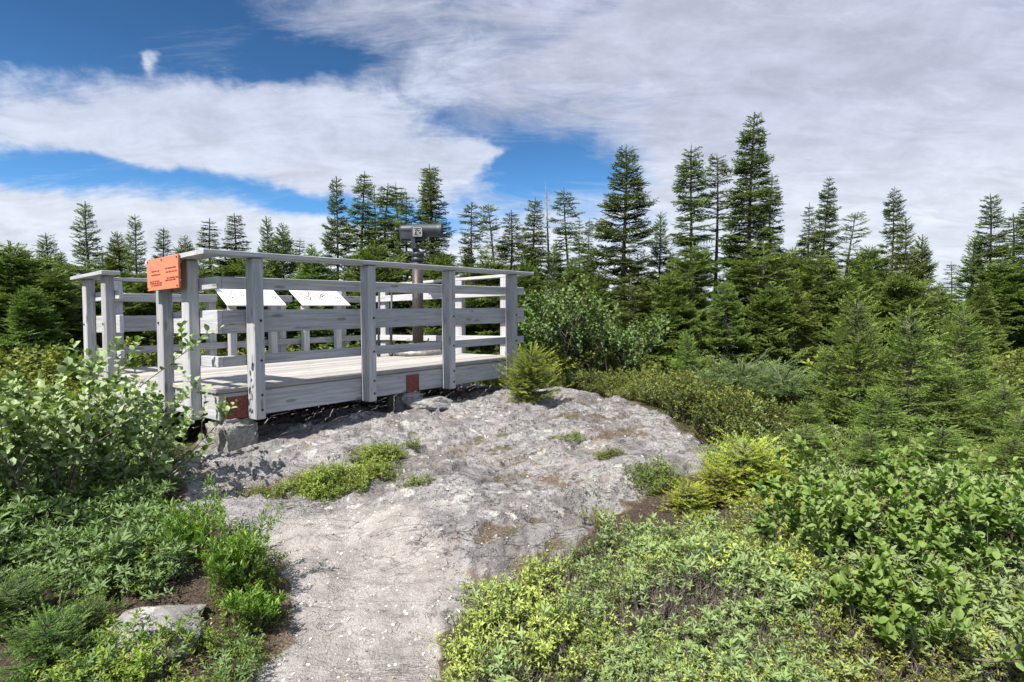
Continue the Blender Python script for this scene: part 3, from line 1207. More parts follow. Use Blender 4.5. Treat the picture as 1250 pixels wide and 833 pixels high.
def twig_template(seed, L, nstep, nl, nw, per, subs=0, sublen=.5):
    """a shoot along +x clothed in needles, with optional side shoots in the xy plane"""
    R = np.random.default_rng(seed)
    V, F, T = [], [], []

    def shoot(o, d, l, tip):
        n = max(2, int(l / nstep))
        d = np.array(d) / np.linalg.norm(d)
        side = np.array([-d[1], d[0], 0])
        up = np.array([0, 0, 1.0])
        for i in range(n):
            f = (i + .5) / n
            p = o + d * l * f
            for k in range(per):
                a = R.uniform(-.4, math.pi + .4) if k % 3 == 2 else (R.normal(0.15, .35) if k % 2 else R.normal(math.pi - .15, .35))
                out = side * math.cos(a) + up * math.sin(a)
                nd = out * .78 + d * .62
                ln = nl * R.uniform(.75, 1.2) * (1 - .35 * f ** 4)
                w = np.cross(nd, up * .6 + d * .4)
                w = w / (np.linalg.norm(w) + 1e-9) * nw * .5
                b0 = len(V)
                V.extend([p - w * .8 - d * nw * .3, p + w * .8 + d * nw * .3, p + nd * ln])
                F.append((b0, b0 + 1, b0 + 2))
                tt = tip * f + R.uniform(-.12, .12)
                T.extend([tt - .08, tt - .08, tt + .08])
        # tip needle
        b0 = len(V)
        V.extend([o + d * l * .96 - side * nw * .7, o + d * l * .96 + side * nw * .7, o + d * (l + nl * .8)])
        F.append((b0, b0 + 1, b0 + 2))
        T.extend([tip, tip, tip + .1])
    z = np.zeros(3)
    shoot(z, (1, 0, 0), L, .42)
    for i in range(subs):
        f = .14 + .72 * i / max(1, subs - 1)
        s = 1 if i % 2 else -1
        l = L * sublen * (1 - .55 * f) * R.uniform(.8, 1.15)
        a = math.radians(R.uniform(40, 56))
        shoot(np.array([L * f, 0, 0]), (math.cos(a), s * math.sin(a), R.uniform(-.12, .10)), l, .5)
    return np.array(V), np.array(F), np.array(T)


class Lod:
    def __init__(self, nstep, nl, nw, per):
        self.t = [[twig_template(10 + k, .10, nstep, nl, nw, per) for k in range(2)],
                  [twig_template(20 + k, .20, nstep, nl, nw, per, 4, .55) for k in range(2)],
                  [twig_template(30 + k, .36, nstep, nl, nw, per, 8, .48) for k in range(2)]]
        self.len = np.array([.10, .20, .36])


LOD_FAR = Lod(.0140, .028, .0150, 3)
LOD_MID = Lod(.012, .021, .0072, 3)
LOD_NEAR = Lod(.0068, .016, .0036, 4)


def conifer(name, seed, H=5.0, R=.9, lod=LOD_FAR, crown0=.04, step=.17, per=5, shape=.9, up0=-12, up1=38, droop=.18, gap=.0, club=0.0, dead=.25,
            shoot_gap=.06, needle=None, lean=0.0, irregular=.35, trunk_r=.013, tipup=.2, bare_to=0.0, minlen=.10, shoot_max=.46, tints=(-.12, .16), ragged=.35, full=1.0):
    """trunk mesh (with boughs and dead twigs) and crown mesh of one conifer"""
    g = np.random.default_rng(seed)
    wood, leaf = Acc(), Acc()
    k = 14
    tz = np.linspace(0, 1, k)
    bx = lean * tz ** 1.6 + .012 * H * np.sin(tz * 5 + g.uniform(0, 6)) * tz
    by = .012 * H * np.sin(tz * 4 + g.uniform(0, 6)) * tz
    tr = np.stack([bx, by, tz * H], 1)
    rad = trunk_r * H * (1 - tz) ** .85 + .005
    rad[0] *= 1.25
    wood.tubes(tr[None], rad[None], 0, 0, 8)

    def at(z):
        return np.stack([np.interp(z, tr[:, 2], tr[:, 0]), np.interp(z, tr[:, 2], tr[:, 1]), z], -1)
    zs = []
    z = crown0 * H + .05
    ph = g.uniform(0, 6.28)
    sect = g.uniform(.55, 1.15, 8)
    B0, BD, BL, BT = [], [], [], []
    dead_l = []
    while z < H * .985:
        t = z / H
        n = per if g.random() > gap else max(1, per - 3)
        if g.random() < .3:
            n += 1
        if t > .93:
            n = 4
        a0 = g.uniform(0, 6.28)
        wf = g.uniform(1 - ragged, 1 + ragged * .35) if t < .9 else 1.0
        for i in range(n):
            a = a0 + i * 2 * math.pi / n + g.normal(0, .25)
            prof = (1 - t) ** shape
            if club:
                prof = prof * (1 - club * math.exp(-((t - .62) / .16) ** 2)) + club * .22 * math.exp(-((t - .88) / .07) ** 2)
            L = R * prof * wf * g.uniform(1 - irregular, 1 + irregular * .45) * sect[int((a % 6.283) / 6.284 * 8)] ** irregular + minlen * min(1.0, .18 + 2.2 * (1 - t)) * g.uniform(.6, 1.3)
            if t < bare_to or g.random() < dead * max(0, 1 - t * 1.15) * .55:
                dead_l.append((z, a, L * g.uniform(.45, .9)))
                continue
            B0.append(z + g.normal(0, .02))
            BD.append(a)
            BL.append(L)
            BT.append(t)
        # little dead snags between whorls
        if g.random() < dead:
            dead_l.append((z + step * .5, g.uniform(0, 6.28), R * (1 - t) * g.uniform(.25, .6)))
        z += step * g.uniform(.75, 1.25) * (1 - .45 * t)
    B0, BD, BL, BT = map(np.array, (B0, BD, BL, BT))
    nb = len(B0)
    s = np.linspace(0, 1, 7)
    el = np.radians(up0 + (up1 - up0) * BT ** 1.2 + g.normal(0, 7, nb))
    hor = np.stack([np.cos(BD), np.sin(BD)], 1)
    base = at(B0)
    rr = BL[:, None] * s[None] * np.cos(el)[:, None]
    zz = BL[:, None] * (np.sin(el)[:, None] * s[None] - droop * (1 - BT[:, None]) * s[None] ** 1.6 + tipup * (1 - .5 * BT[:, None]) * s[None] ** 3.2)
    cur = g.normal(0, .12, nb)[:, None] * s[None] ** 2 * BL[:, None]
    P = np.stack([base[:, 0:1] + rr * hor[:, 0:1] - cur * hor[:, 1:2], base[:, 1:2] + rr * hor[:, 1:2] + cur * hor[:, 0:1], base[:, 2:3] + zz], 2)
    br = (.005 + .008 * BL)[:, None] * (1 - .8 * s[None]) + .0012
    wood.tubes(P, br, 0, 0, 4)
    # shoots
    O, D, LL, TT = [], [], [], []
    for i in range(nb):
        L = BL[i]
        p = P[i]
        s0 = .10 + .22 * (1 - BT[i]) * min(1, L)
        ns = max(2, int((1 - s0) * L / shoot_gap))
        ss = np.sort(g.uniform(s0, 1.0, ns) * .3 + np.linspace(s0, .98, ns) * .7)
        idx = np.clip((ss * 6).astype(int), 0, 5)
        f = ss * 6 - idx
        q = p[idx] * (1 - f[:, None]) + p[idx + 1] * f[:, None]
        ax = norm(p[idx + 1] - p[idx])
        lat = norm(np.cross(ax, np.array([0, 0, 1.0])))
        sg = np.where(np.arange(ns) % 2 == 0, 1.0, -1.0)
        ang = np.radians(g.uniform(38, 62, ns))
        d = ax * np.cos(ang)[:, None] + lat * (np.sin(ang) * sg)[:, None] + np.array([0, 0, 1.0]) * g.normal(-.08 + .12 * BT[i], .13, ns)[:, None]
        l = np.clip(.56 * L * (1 - ss) + (.085 + .06 * g.random(ns)) * min(1.25, shoot_gap / .045), .06, shoot_max) * full * g.uniform(.75, 1.15, ns)
        O.append(q)
        D.append(d)
        LL.append(l)
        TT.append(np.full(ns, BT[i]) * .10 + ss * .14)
        O.append(p[-1:])
        D.append((p[-1] - p[-2])[None])
        LL.append(np.array([.12]))
        TT.append(np.array([.2]))
        O.append(p[4:5])
        D.append((p[6] - p[4])[None])
        LL.append(np.array([min(.36, L * .33)]))
        TT.append(np.array([.15]))
    # leader
    O.append(at(np.linspace(H * .93, H * .985, 4)))
    D.append(np.tile([0, 0, 1.0], (4, 1)))
    LL.append(np.full(4, .12))
    TT.append(np.full(4, .2))
    O, D, LL, TT = np.concatenate(O), np.concatenate(D), np.concatenate(LL), np.concatenate(TT)
    kind = np.where(LL < .15, 0, np.where(LL < .28, 1, 2))
    var = g.integers(0, 2, len(O))
    Rm = frames(D, roll=g.normal(0, .30, len(O)))
    for c in range(3):
        for v in range(2):
            mk = (kind == c) & (var == v)
            tv, tf, tt = lod.t[c][v]
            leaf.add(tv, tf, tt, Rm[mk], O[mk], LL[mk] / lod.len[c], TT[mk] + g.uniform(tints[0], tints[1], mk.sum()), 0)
    # dead twigs
    for (z, a, L) in dead_l:
        b0 = at(np.array([z]))[0]
        h = np.array([math.cos(a), math.sin(a), 0])
        e = math.radians(g.uniform(-30, 18))
        s4 = np.linspace(0, 1, 5)
        side = np.array([-h[1], h[0], 0])
        q = b0 + s4[:, None] * L * (h * math.cos(e) + np.array([0, 0, math.sin(e)])) + (s4 ** 2)[:, None] * (side * g.normal(0, .12) + np.array([0, 0, g.normal(-.05, .1)])) * L
        wood.tubes(q[None], (.0075 * (1 - .75 * s4) + .001)[None], 0, 1, 3)
        for j in range(g.integers(2, 6)):
            ff = g.uniform(.35, .95)
            o = b0 + (q[-1] - b0) * ff
            dd = norm((q[-1] - b0)[None])[0] * .6 + side * g.choice([-1, 1]) * .7 + np.array([0, 0, g.normal(-.1, .25)])
            l2 = L * g.uniform(.15, .35)
            wood.tubes(np.stack([o, o + dd * l2 * .5, o + dd * l2 + np.array([0, 0, -.1 * l2])])[None], np.array([[.0032, .0025, .001]]), 0, 1, 3)
    wm = wood.mesh(name + '_trunk')
    lm = leaf.mesh(name + '_crown')
    wm.materials.append(BARK)
    wm.materials.append(TWIG)
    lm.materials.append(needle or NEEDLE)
    return dict(H=H, trunk=wm, crown=lm, name=name)


VAR = {}
VAR['spire'] = [conifer('spire', 1, 5.6, 1.25, shape=1.0, step=0.172, per=6, up0=-17, up1=10, droop=.22, dead=.7, irregular=.55, tipup=.26, shoot_gap=.046, club=.25, minlen=.17, ragged=.5, full=1.28),
                conifer('spire', 2, 5.2, 1.1, shape=1.05, step=0.189, per=6, up0=-21, up1=4, droop=.24, dead=.9, irregular=.6, gap=.3, club=.45, minlen=.22, shoot_gap=.048, ragged=.6, full=1.28)]
VAR['open'] = [conifer('open', 3, 4.9, 1.05, shape=.85, step=0.215, per=6, up0=-9, up1=24, droop=.10, dead=.4, irregular=.4, gap=.25, tipup=.24, shoot_gap=.046, minlen=.15, ragged=.35, full=1.28)]
VAR['thin'] = [conifer('thin', 4, 5.2, .62, shape=.70, step=0.155, per=6, up0=-29, up1=2, droop=.22, dead=.8, irregular=.65, gap=.3, shoot_gap=.048, minlen=.17, ragged=.55, full=1.28),
               conifer('thin', 5, 5.0, .56, shape=.62, step=0.172, per=5, up0=-33, up1=2, droop=.22, dead=.95, irregular=.65, gap=.45, shoot_gap=.05, club=.45, minlen=.18, ragged=.65, full=1.28),
               conifer('thin', 15, 5.0, .70, shape=.80, step=0.155, per=6, up0=-25, up1=2, droop=.22, dead=.6, irregular=.6, gap=.25, shoot_gap=.048, minlen=.16, ragged=.5, full=1.28)]
VAR['spire'].append(conifer('spire', 41, 5.4, 1.0, shape=.9, step=0.181, per=6, up0=-23, up1=12, droop=.26, dead=.8, irregular=.6, gap=.25, club=.35, minlen=.2, shoot_gap=.048, ragged=.6, full=1.28, lean=.12))
VAR['open'].append(conifer('open', 43, 4.4, .92, shape=.95, step=0.189, per=6, up0=-13, up1=20, droop=.14, dead=.5, irregular=.55, gap=.3, tipup=.24, shoot_gap=.046, minlen=.14, ragged=.5, full=1.28, lean=-.1))
VAR['thin'].append(conifer('thin', 45, 5.0, .58, shape=.5, step=0.163, per=5, up0=-27, up1=2, droop=.24, dead=1.0, irregular=.7, gap=.4, shoot_gap=.05, club=.6, minlen=.19, ragged=.7, full=1.28, lean=.15, bare_to=.2))
VAR['thin'].append(conifer('thin', 46, 4.8, .66, shape=.9, step=0.146, per=6, up0=-31, up1=2, droop=.24, dead=.6, irregular=.65, gap=.25, shoot_gap=.048, minlen=.14, ragged=.55, full=1.28, lean=-.12))
VAR['scraggly'] = [conifer('scraggly', 6, 4.6, .70, shape=.60, step=0.198, per=5, up0=-21, up1=4, dead=1.3, irregular=.75, gap=.6, shoot_gap=.06, club=.5, crown0=.12, bare_to=.3, minlen=.17, ragged=.7, full=1.28)]
VAR['dense'] = [conifer('dense', 7, 3.4, 1.0, shape=.85, step=.155, per=7, up0=-6, up1=36, droop=.14, dead=.3, irregular=.4, shoot_gap=.044, minlen=.11, ragged=.35, full=1.12, tints=(-.02, .30)),
                conifer('dense', 8, 3.6, .88, shape=.95, step=.16, per=7, up0=-10, up1=34, droop=.15, dead=.35, irregular=.5, shoot_gap=.044, minlen=.12, ragged=.45, full=1.12, tints=(-.02, .30)),
                conifer('dense', 18, 3.0, 1.1, shape=.80, step=.16, per=7, up0=-6, up1=34, droop=.14, dead=.35, irregular=.5, shoot_gap=.046, minlen=.11, ragged=.4, full=1.12, tints=(-.02, .30))]
VAR['bushy'] = [conifer('bushy', 31, 3.0, 1.15, shape=.70, step=.135, per=8, up0=-4, up1=36, droop=.12, dead=.25, irregular=.45, shoot_gap=.042, needle=NEEDLE_FIR, minlen=.10, ragged=.35, tints=(-.1, .25)),
                conifer('bushy', 32, 2.6, 1.2, shape=.62, step=.14, per=8, up0=-4, up1=34, droop=.12, dead=.3, irregular=.5, shoot_gap=.042, minlen=.10, ragged=.4, full=1.12, tints=(-.02, .30))]
VAR['dense'].append(conifer('dense', 47, 3.6, .8, shape=1.1, step=.17, per=6, up0=-14, up1=30, droop=.18, dead=.4, irregular=.6, shoot_gap=.046, minlen=.13, ragged=.5, full=1.12, tints=(-.02, .30), lean=.1))
VAR['scraggly'].append(conifer('scraggly', 48, 4.4, .8, shape=.7, step=.24, per=5, up0=-12, up1=22, dead=1.3, irregular=.8, gap=.5, shoot_gap=.055, club=.3, crown0=.1, bare_to=.25, minlen=.16, ragged=.8, full=1.12, tints=(-.02, .30), lean=.2))
VAR['layered'] = [conifer('layered', 9, 3.4, 1.6, shape=.70, step=.29, per=7, up0=-4, up1=20, droop=.14, dead=1.0, irregular=.5, gap=.12, shoot_gap=.040, tipup=.16, minlen=.15, ragged=.4, full=1.12, tints=(-.02, .30)),
                  conifer('layered', 19, 3.0, 1.5, shape=.62, step=.30, per=7, up0=-8, up1=18, droop=.12, dead=1.1, irregular=.55, gap=.15, shoot_gap=.040, tipup=.16, minlen=.15, ragged=.45, full=1.12, tints=(-.02, .30))]
VAR['young'] = [conifer('young', 10, 1.5, .62, lod=LOD_MID, shape=.80, step=.105, per=7, up0=0, up1=36, droop=.06, dead=.05, irregular=.3, shoot_gap=.034, needle=NEEDLE_FIR, minlen=.05, shoot_max=.26, trunk_r=.014, tints=(0.05, .4)),
                conifer('young', 11, 1.6, .70, lod=LOD_MID, shape=.74, step=.115, per=7, up0=-4, up1=34, droop=.08, dead=.08, irregular=.35, shoot_gap=.036, needle=NEEDLE_FIR, minlen=.05, shoot_max=.28, trunk_r=.014, tints=(0.05, .4))]
VAR['seedling_green'] = [conifer('seedling_green', 22, .5, .33, lod=LOD_MID, shape=.55, step=.042, per=8, up0=2, up1=36, droop=.06, dead=0, irregular=.35, shoot_gap=.020, needle=NEEDLE_SPRIG, minlen=.035, shoot_max=.12, trunk_r=.014, crown0=.0, tints=(0, .5))]
VAR['seedling'] = [conifer('seedling', 12, .5, .34, lod=LOD_MID, shape=.5, step=.060, per=7, up0=0, up1=34, droop=.06, dead=0, irregular=.3, shoot_gap=.026, needle=NEEDLE_YEL, minlen=.035, shoot_max=.14, trunk_r=.014, crown0=.0, tints=(.1, .6))]
VAR['creeping'] = [conifer('creeping', 13, .5, .60, lod=LOD_MID, shape=.35, step=.055, per=6, up0=8, up1=30, droop=.12, dead=.0, irregular=.4, shoot_gap=.024, needle=NEEDLE_DARK, minlen=.05, shoot_max=.18, trunk_r=.02, crown0=.0, tints=(-.1, .3))]
VAR['bluemat'] = [conifer('bluemat', 14, .7, .75, lod=LOD_MID, shape=.35, step=.07, per=6, up0=8, up1=35, droop=.10, dead=.05, irregular=.4, shoot_gap=.036, needle=NEEDLE_BLUE, minlen=.05, shoot_max=.25, trunk_r=.02, crown0=.0, tints=(.1, .5))]


def place_tree(var, k, px, py, Y, label, name='spruce_tree', cat='tree', wide=1.0, group=None, rz=None, sink=.03):
    p = VAR[var][k % len(VAR[var])]
    top = at_y(px, py, Y)
    zb = float(height(top[0], Y)) - sink
    h = top[2] - zb
    s = h / p['H']
    r = empty(name, (top[0], Y, zb), rng.uniform(0, 6.28) if rz is None else rz)
    r.scale = (s * wide * rng.uniform(.93, 1.07), s * wide * rng.uniform(.93, 1.07), s)
    if h > 1.5:
        r.rotation_euler = (rng.normal(0, .018), rng.normal(0, .018), r.rotation_euler[2])
    tag(r, label, cat, group)
    link_mesh('trunk', p['trunk'], r)
    link_mesh('crown', p['crown'], r)
    return r


def build_snag(px, py, Y, label):
    g = np.random.default_rng(77)
    top = at_y(px, py, Y)
    zb = float(height(top[0], Y)) - .05
    H = top[2] - zb
    A = Acc()
    tz = np.linspace(0, 1, 12)
    P = np.stack([.05 * np.sin(tz * 4), .04 * np.sin(tz * 5 + 1), tz * H], 1)
    A.tubes(P[None], (.05 * (1 - tz) + .007)[None], 0, 0, 7)
    B = Acc()
    for i in range(70):
        z = g.uniform(.2, .93)
        a = g.uniform(0, 6.28)
        L = g.uniform(.12, .5) * (1.1 - z)
        h = np.array([math.cos(a), math.sin(a), g.normal(-.1, .3)])
        o = np.array([np.interp(z, tz, P[:, 0]), np.interp(z, tz, P[:, 1]), z * H])
        B.tubes(np.stack([o, o + h * L * .5, o + h * L + np.array([0, 0, g.normal(-.02, .06)])])[None], np.array([[.008, .005, .0015]]), 0, 0, 3)
    r = empty('dead_spruce', (top[0], Y, zb))
    tag(r, label, 'dead tree')
    link_mesh('trunk', A.mesh('snag_trunk'), r, [TWIG])
    link_mesh('dead_twigs', B.mesh('snag_twigs'), r, [TWIG])


G_ROW = 'conifers of the rear tree line'
G_RIGHT = 'tall spruces standing right of the platform'
TREES = [
    # left of the platform
    ('bushy', 1, 8, 300, 10.5, 'dense dark conifer cut by the left edge of the picture', 1.15, 'fir_tree'),
    ('thin', 2, 24, 303, 19, 'thin pale conifer top just beside the dense tree at the picture edge', 1.0, 'spruce_tree'),
    ('dense', 1, 62, 288, 16, 'broad round-topped fir left of the tall slender spire', 1.2, 'fir_tree'),
    ('bushy', 0, 68, 330, 10.6, 'bright green bushy fir with its dark bare trunk showing at the base', 1.15, 'fir_tree'),
    ('dense', 3, 112, 251, 16, 'tallest pointed fir above the far left railing posts', .95, 'fir_tree'),
    ('dense', 0, 147, 286, 15.5, 'short blunt conifer between the tallest left fir and its pointed neighbour', .9, 'spruce_tree'),
    ('dense', 3, 167, 267, 15, 'pointed fir directly left of the orange sign', .85, 'fir_tree'),
    ('open', 1, 200, 280, 17, 'wispy blue-green fir rising right behind the orange sign', .95, 'fir_tree'),
    ('dense', 0, 226, 290, 19, 'small conifer tip peeking over the cap rail next to the orange sign', .9, 'spruce_tree'),
    ('thin', 2, 259, 269, 15, 'narrow pointed spruce above the near corner of the railing', 1.25, 'spruce_tree'),
    ('thin', 4, 289, 264, 15.4, 'narrow spruce with a bushy tip above the first front railing post', 1.3, 'spruce_tree'),
    ('dense', 1, 328, 268, 15, 'bright conical fir, first of the pair between front posts', .8, 'fir_tree'),
    ('dense', 0, 344, 275, 15.8, 'conical fir, second and darker of the pair between front posts', .8, 'fir_tree'),
    ('thin', 2, 364, 292, 19, 'small thin spruce right of the conical fir pair', 1.1, 'spruce_tree'),
    ('open', 1, 408, 218, 14.0, 'open-branched spruce, first tall tree left of the telescope group', .78, 'spruce_tree'),
    ('thin', 0, 437, 209, 15.2, 'tall thin spruce next to the open-branched one', 1.05, 'spruce_tree'),
    ('thin', 1, 455, 229, 16.4, 'skinny dark spruce third in the tall cluster', 1.0, 'spruce_tree'),
    ('thin', 0, 468, 225, 15.0, 'slim spruce in the middle of the tall cluster left of the telescope', 1.15, 'spruce_tree'),
    ('thin', 3, 488, 226, 16.0, 'slim spruce with bare lower stem just left of the telescope', .95, 'spruce_tree'),
    ('thin', 2, 497, 238, 14.5, 'club-topped spruce directly above the telescope eyepiece', 1.0, 'spruce_tree'),
    ('spire', 1, 524, 206, 14.2, 'tallest dark spruce right behind the telescope head', .62, 'spruce_tree'),
    ('thin', 4, 532, 207, 15.0, 'twin spruce top leaning against the tallest tree behind the telescope', 1.2, 'spruce_tree'),
    ('scraggly', 0, 578, 249, 14.0, 'scraggly half-bare spruce with dead twigs right of the telescope', .95, 'spruce_tree'),
    ('scraggly', 1, 606, 251, 15.4, 'sparse crooked spruce above the last railing bay', 1.1, 'spruce_tree'),
    ('thin', 2, 622, 257, 14.5, 'bushy green spruce above the last front post', 1.35, 'spruce_tree'),
    ('thin', 4, 648, 241, 14.0, 'tall dark spruce over the right end of the cap rail', 1.15, 'spruce_tree'),
    ('thin', 3, 697, 230, 15.0, 'thin spruce right of the bare dead pole', 1.0, 'spruce_tree'),
    ('thin', 2, 710, 267, 18.5, 'short twin conifer tip left of the big open fir', .8, 'spruce_tree'),
    ('thin', 0, 719, 268, 18.0, 'short pointed conifer tip nearest the big open fir', .8, 'spruce_tree'),
    # the tall right-hand group
    ('open', 0, 763, 179, 13.2, 'big symmetrical fir with open whorled branches against the sky', 1.05, 'fir_tree'),
    ('dense', 1, 803, 262, 14.5, 'short dark spruce filling the gap beside the big open fir', .8, 'spruce_tree'),
    ('spire', 2, 845, 177, 12.4, 'tall ragged spruce with a club-like top beside the tallest tree', .92, 'spruce_tree'),
    ('scraggly', 0, 876, 191, 13.2, 'thin sparse spruce squeezed between two tall ones', .85, 'spruce_tree'),
    ('spire', 0, 919, 139, 11.8, 'tallest spruce of all with dense pointed crown', 1.0, 'spruce_tree'),
    ('spire', 1, 944, 214, 13.0, 'dark spruce hugging the right flank of the tallest tree', .85, 'spruce_tree'),
    ('thin', 2, 984, 250, 14.6, 'small narrow spruce tip in front of a round-topped spruce', .8, 'spruce_tree'),
    ('spire', 0, 1005, 217, 13.4, 'round-topped spruce two gaps right of the tallest tree', .72, 'spruce_tree'),
    ('scraggly', 1, 1031, 263, 13.8, 'dying spruce with bare twigs reaching to the right', 1.15, 'spruce_tree'),
    ('spire', 2, 1089, 228, 13.6, 'tall thick-layered spruce left of a darker conical pair', .66, 'spruce_tree'),
    ('dense', 3, 1109, 269, 12.6, 'dark conical spruce touching the thick-layered one', .82, 'spruce_tree'),
    ('dense', 0, 1126, 290, 13.4, 'lowest conical spruce of the dark trio before the gap of sky', .78, 'spruce_tree'),
    ('thin', 1, 1161, 320, 17.5, 'small lone spruce standing in the gap of sky', 1.1, 'spruce_tree'),
    ('dense', 1, 1188, 289, 16.5, 'mid-sized spruce at the left side of the far right cluster', .9, 'spruce_tree'),
    ('open', 1, 1213, 239, 15.0, 'tallest spruce of the far right cluster', .9, 'spruce_tree'),
    ('thin', 2, 1236, 262, 15.8, 'slim spruce just inside the right picture edge', 1.4, 'spruce_tree'),
    ('spire', 1, 1252, 246, 14.5, 'tall spruce half cut by the right picture edge', .9, 'spruce_tree'),
    ('bushy', 0, 35, 352, 9.6, 'low bright fir between the dark edge conifer and the fir with a bare trunk', 1.2, 'fir_tree'),
    ('bushy', 1, 118, 338, 11.5, 'rounded olive fir seen through the far left railing posts', 1.1, 'fir_tree'),
    ('bushy', 0, 180, 335, 12.0, 'rounded bright fir just left of the orange sign and its post', 1.0, 'fir_tree'),
    ('bushy', 1, 300, 318, 12.2, 'low olive fir above the first white information panel', 1.1, 'fir_tree'),
    ('bushy', 0, 385, 308, 12.6, 'broad bright fir above the second white information panel', 1.1, 'fir_tree'),
    ('bushy', 1, 455, 300, 13.0, 'broad olive fir at the foot of the tall cluster left of the telescope', 1.1, 'fir_tree'),
    ('bushy', 0, 545, 312, 12.4, 'bushy bright fir directly right of the telescope pole', 1.1, 'fir_tree'),
    ('bushy', 1, 600, 318, 12.2, 'bushy olive fir above the last two railing bays', 1.0, 'fir_tree'),
    ('bushy', 0, 640, 322, 11.8, 'bushy bright fir at the very end of the cap rail', .9, 'fir_tree'),
    ('bushy', 1, 820, 335, 10.4, 'olive fir wedged between two low spreading spruces', .9, 'spruce_tree'),
    ('bushy', 1, 945, 350, 9.6, 'olive bushy spruce behind the blue-green mats', .9, 'spruce_tree'),
    ('bushy', 1, 1035, 340, 10.4, 'olive bushy spruce just left behind the bright young fir pair', .9, 'spruce_tree'),
    ('bushy', 1, 1100, 335, 11.2, 'olive bushy spruce whose top shows between the bright young fir pair', .9, 'spruce_tree'),
    # lower tiers in front of the tall right-hand group
    ('layered', 0, 845, 300, 10.6, 'broad spruce with flat sunlit boughs under the ragged tall spruce', .9, 'spruce_tree'),
    ('layered', 1, 930, 300, 10.2, 'broad spruce with tiered boughs and dark hollows below the tallest tree', 1.0, 'spruce_tree'),
    ('layered', 0, 1000, 310, 10.8, 'broad spruce with yellowish boughs in front of the round-topped spruce', .95, 'spruce_tree'),
    ('layered', 1, 770, 345, 11.0, 'low spreading spruce at the foot of the big open fir', .95, 'spruce_tree'),
    ('layered', 0, 890, 345, 9.4, 'low spruce with long flat boughs above the blue-green mat', .8, 'spruce_tree'),
    ('dense', 2, 970, 345, 9.8, 'bushy spruce left of the bright young firs', .9, 'spruce_tree'),
    ('dense', 0, 700, 318, 12.2, 'bushy conifer behind the broad-leaved thicket', .9, 'spruce_tree'),
    ('dense', 2, 735, 330, 12.6, 'low rounded conifer left of the big open fir', .85, 'spruce_tree'),
    ('dense', 1, 1060, 318, 12.0, 'dark spruce behind the bright young firs', .8, 'spruce_tree'),
    ('layered', 1, 1150, 352, 11.5, 'low wide spruce below the gap of sky', .8, 'spruce_tree'),
    ('dense', 2, 1205, 345, 12.5, 'low dark spruce under the far right cluster', .85, 'spruce_tree'),
]
for (v, k, px, py, Y, lab, wd, nm) in TREES:
    place_tree(v, k, px, py, Y, lab, nm, 'tree', wd, G_RIGHT if px > 730 else G_ROW)
build_snag(668, 222, 14.5, 'bare dead spruce pole between two thin living spruces')

# young bright firs on the right
YOUNG = [
    (0, 1050, 364, 5.9, 'young bright fir with pointed leader, left one of the front pair', .95),
    (1, 1112, 383, 5.5, 'young bright fir with spreading layers, right one of the front pair', .95),
    (0, 1010, 428, 6.2, 'small young fir tucked left of the bright front pair', 1.0),
    (1, 1175, 376, 7.0, 'darker young fir standing right of the bright front pair', .95),
    (0, 1160, 455, 5.3, 'low bushy fir in front of the darker young fir', 1.25),
    (1, 1225, 470, 5.0, 'wide low fir reaching out of the picture on the right', 1.3),
    (0, 1075, 480, 4.9, 'low spreading fir at the foot of the bright front pair', 1.5),
    (1, 985, 490, 5.6, 'low flat fir between the blue-green mat and the leafy shrub', 1.6),
    (1, 985, 520, 4.7, 'flat bright fir sprays just above the yellow-green seedlings', 1.9),
    (0, 1065, 527, 4.45, 'low bright fir sprays between the front pair and the big-leaved shrubs', 1.9),
    (1, 1150, 520, 4.35, 'low bright fir sprays uphill of the glossy big-leaved shrub', 1.9),
    (0, 1235, 535, 4.1, 'lowest bright fir sprays touching the right picture edge', 1.8),
    (0, 838, 408, 8.3, 'tiny fir with upright tip growing above the heath band', .9),
    (1, 1250, 505, 4.5, 'flat fir boughs above the big-leaved shrub at the picture edge', 1.5),
]
for (k, px, py, Y, lab, wd) in YOUNG:
    place_tree('young', k, px, py, Y, lab, 'young_fir', 'young tree', wd, 'young firs on the right slope')
for (px, py, Y, lab, wd) in [
    (648, 432, 6.55, 'yellow-green fir seedling at the right end of the platform', 1.05),
    (908, 543, (908, 608), 'yellow-green fir seedling with flat tiers left of the big-leaved shrub', 1.15),
    (840, 594, (842, 626), 'smallest yellow-green seedling lying low beside the rock edge', 1.25),
    (876, 574, (878, 614), 'half-hidden yellow-green seedling between its two neighbours', 1.1),
    (940, 562, (942, 610), 'yellow-green seedling half swallowed by the young fir boughs', 1.2),
]:
    Y = Y if isinstance(Y, float) else float(ground_px(*Y)[1])
    place_tree('seedling_green' if py < 500 else 'seedling', 0, px, py, Y, lab, 'fir_seedling', 'seedling', wd, 'yellow-green fir seedlings')
for (px, py, Y, lab, wd) in [
    (10, 722, 2.62, 'low creeping fir with pale new tips at the left picture edge', .95),
    (62, 765, 2.35, 'low creeping fir filling the bottom left corner', .95),
    (110, 742, 2.55, 'creeping fir with pale tips beside the lichen boulder', .75),
]:
    place_tree('creeping', 0, px, py, Y, lab, 'creeping_fir', 'shrub', wd, 'creeping firs in the lower left')
for i, (px, py, Y, lab, wd) in enumerate([
    (905, 450, 7.3, 'blue-green spreading conifer mat below the tiered spruces', 1.25),
    (958, 462, 6.7, 'blue-green conifer mat left of the young firs', 1.2),
    (870, 470, 7.0, 'small blue-green conifer mat inside the heath band', 1.1),
]):
    place_tree('bluemat', 0, px, py, Y, lab, 'conifer_mat', 'shrub', wd, 'blue-green conifer mats')

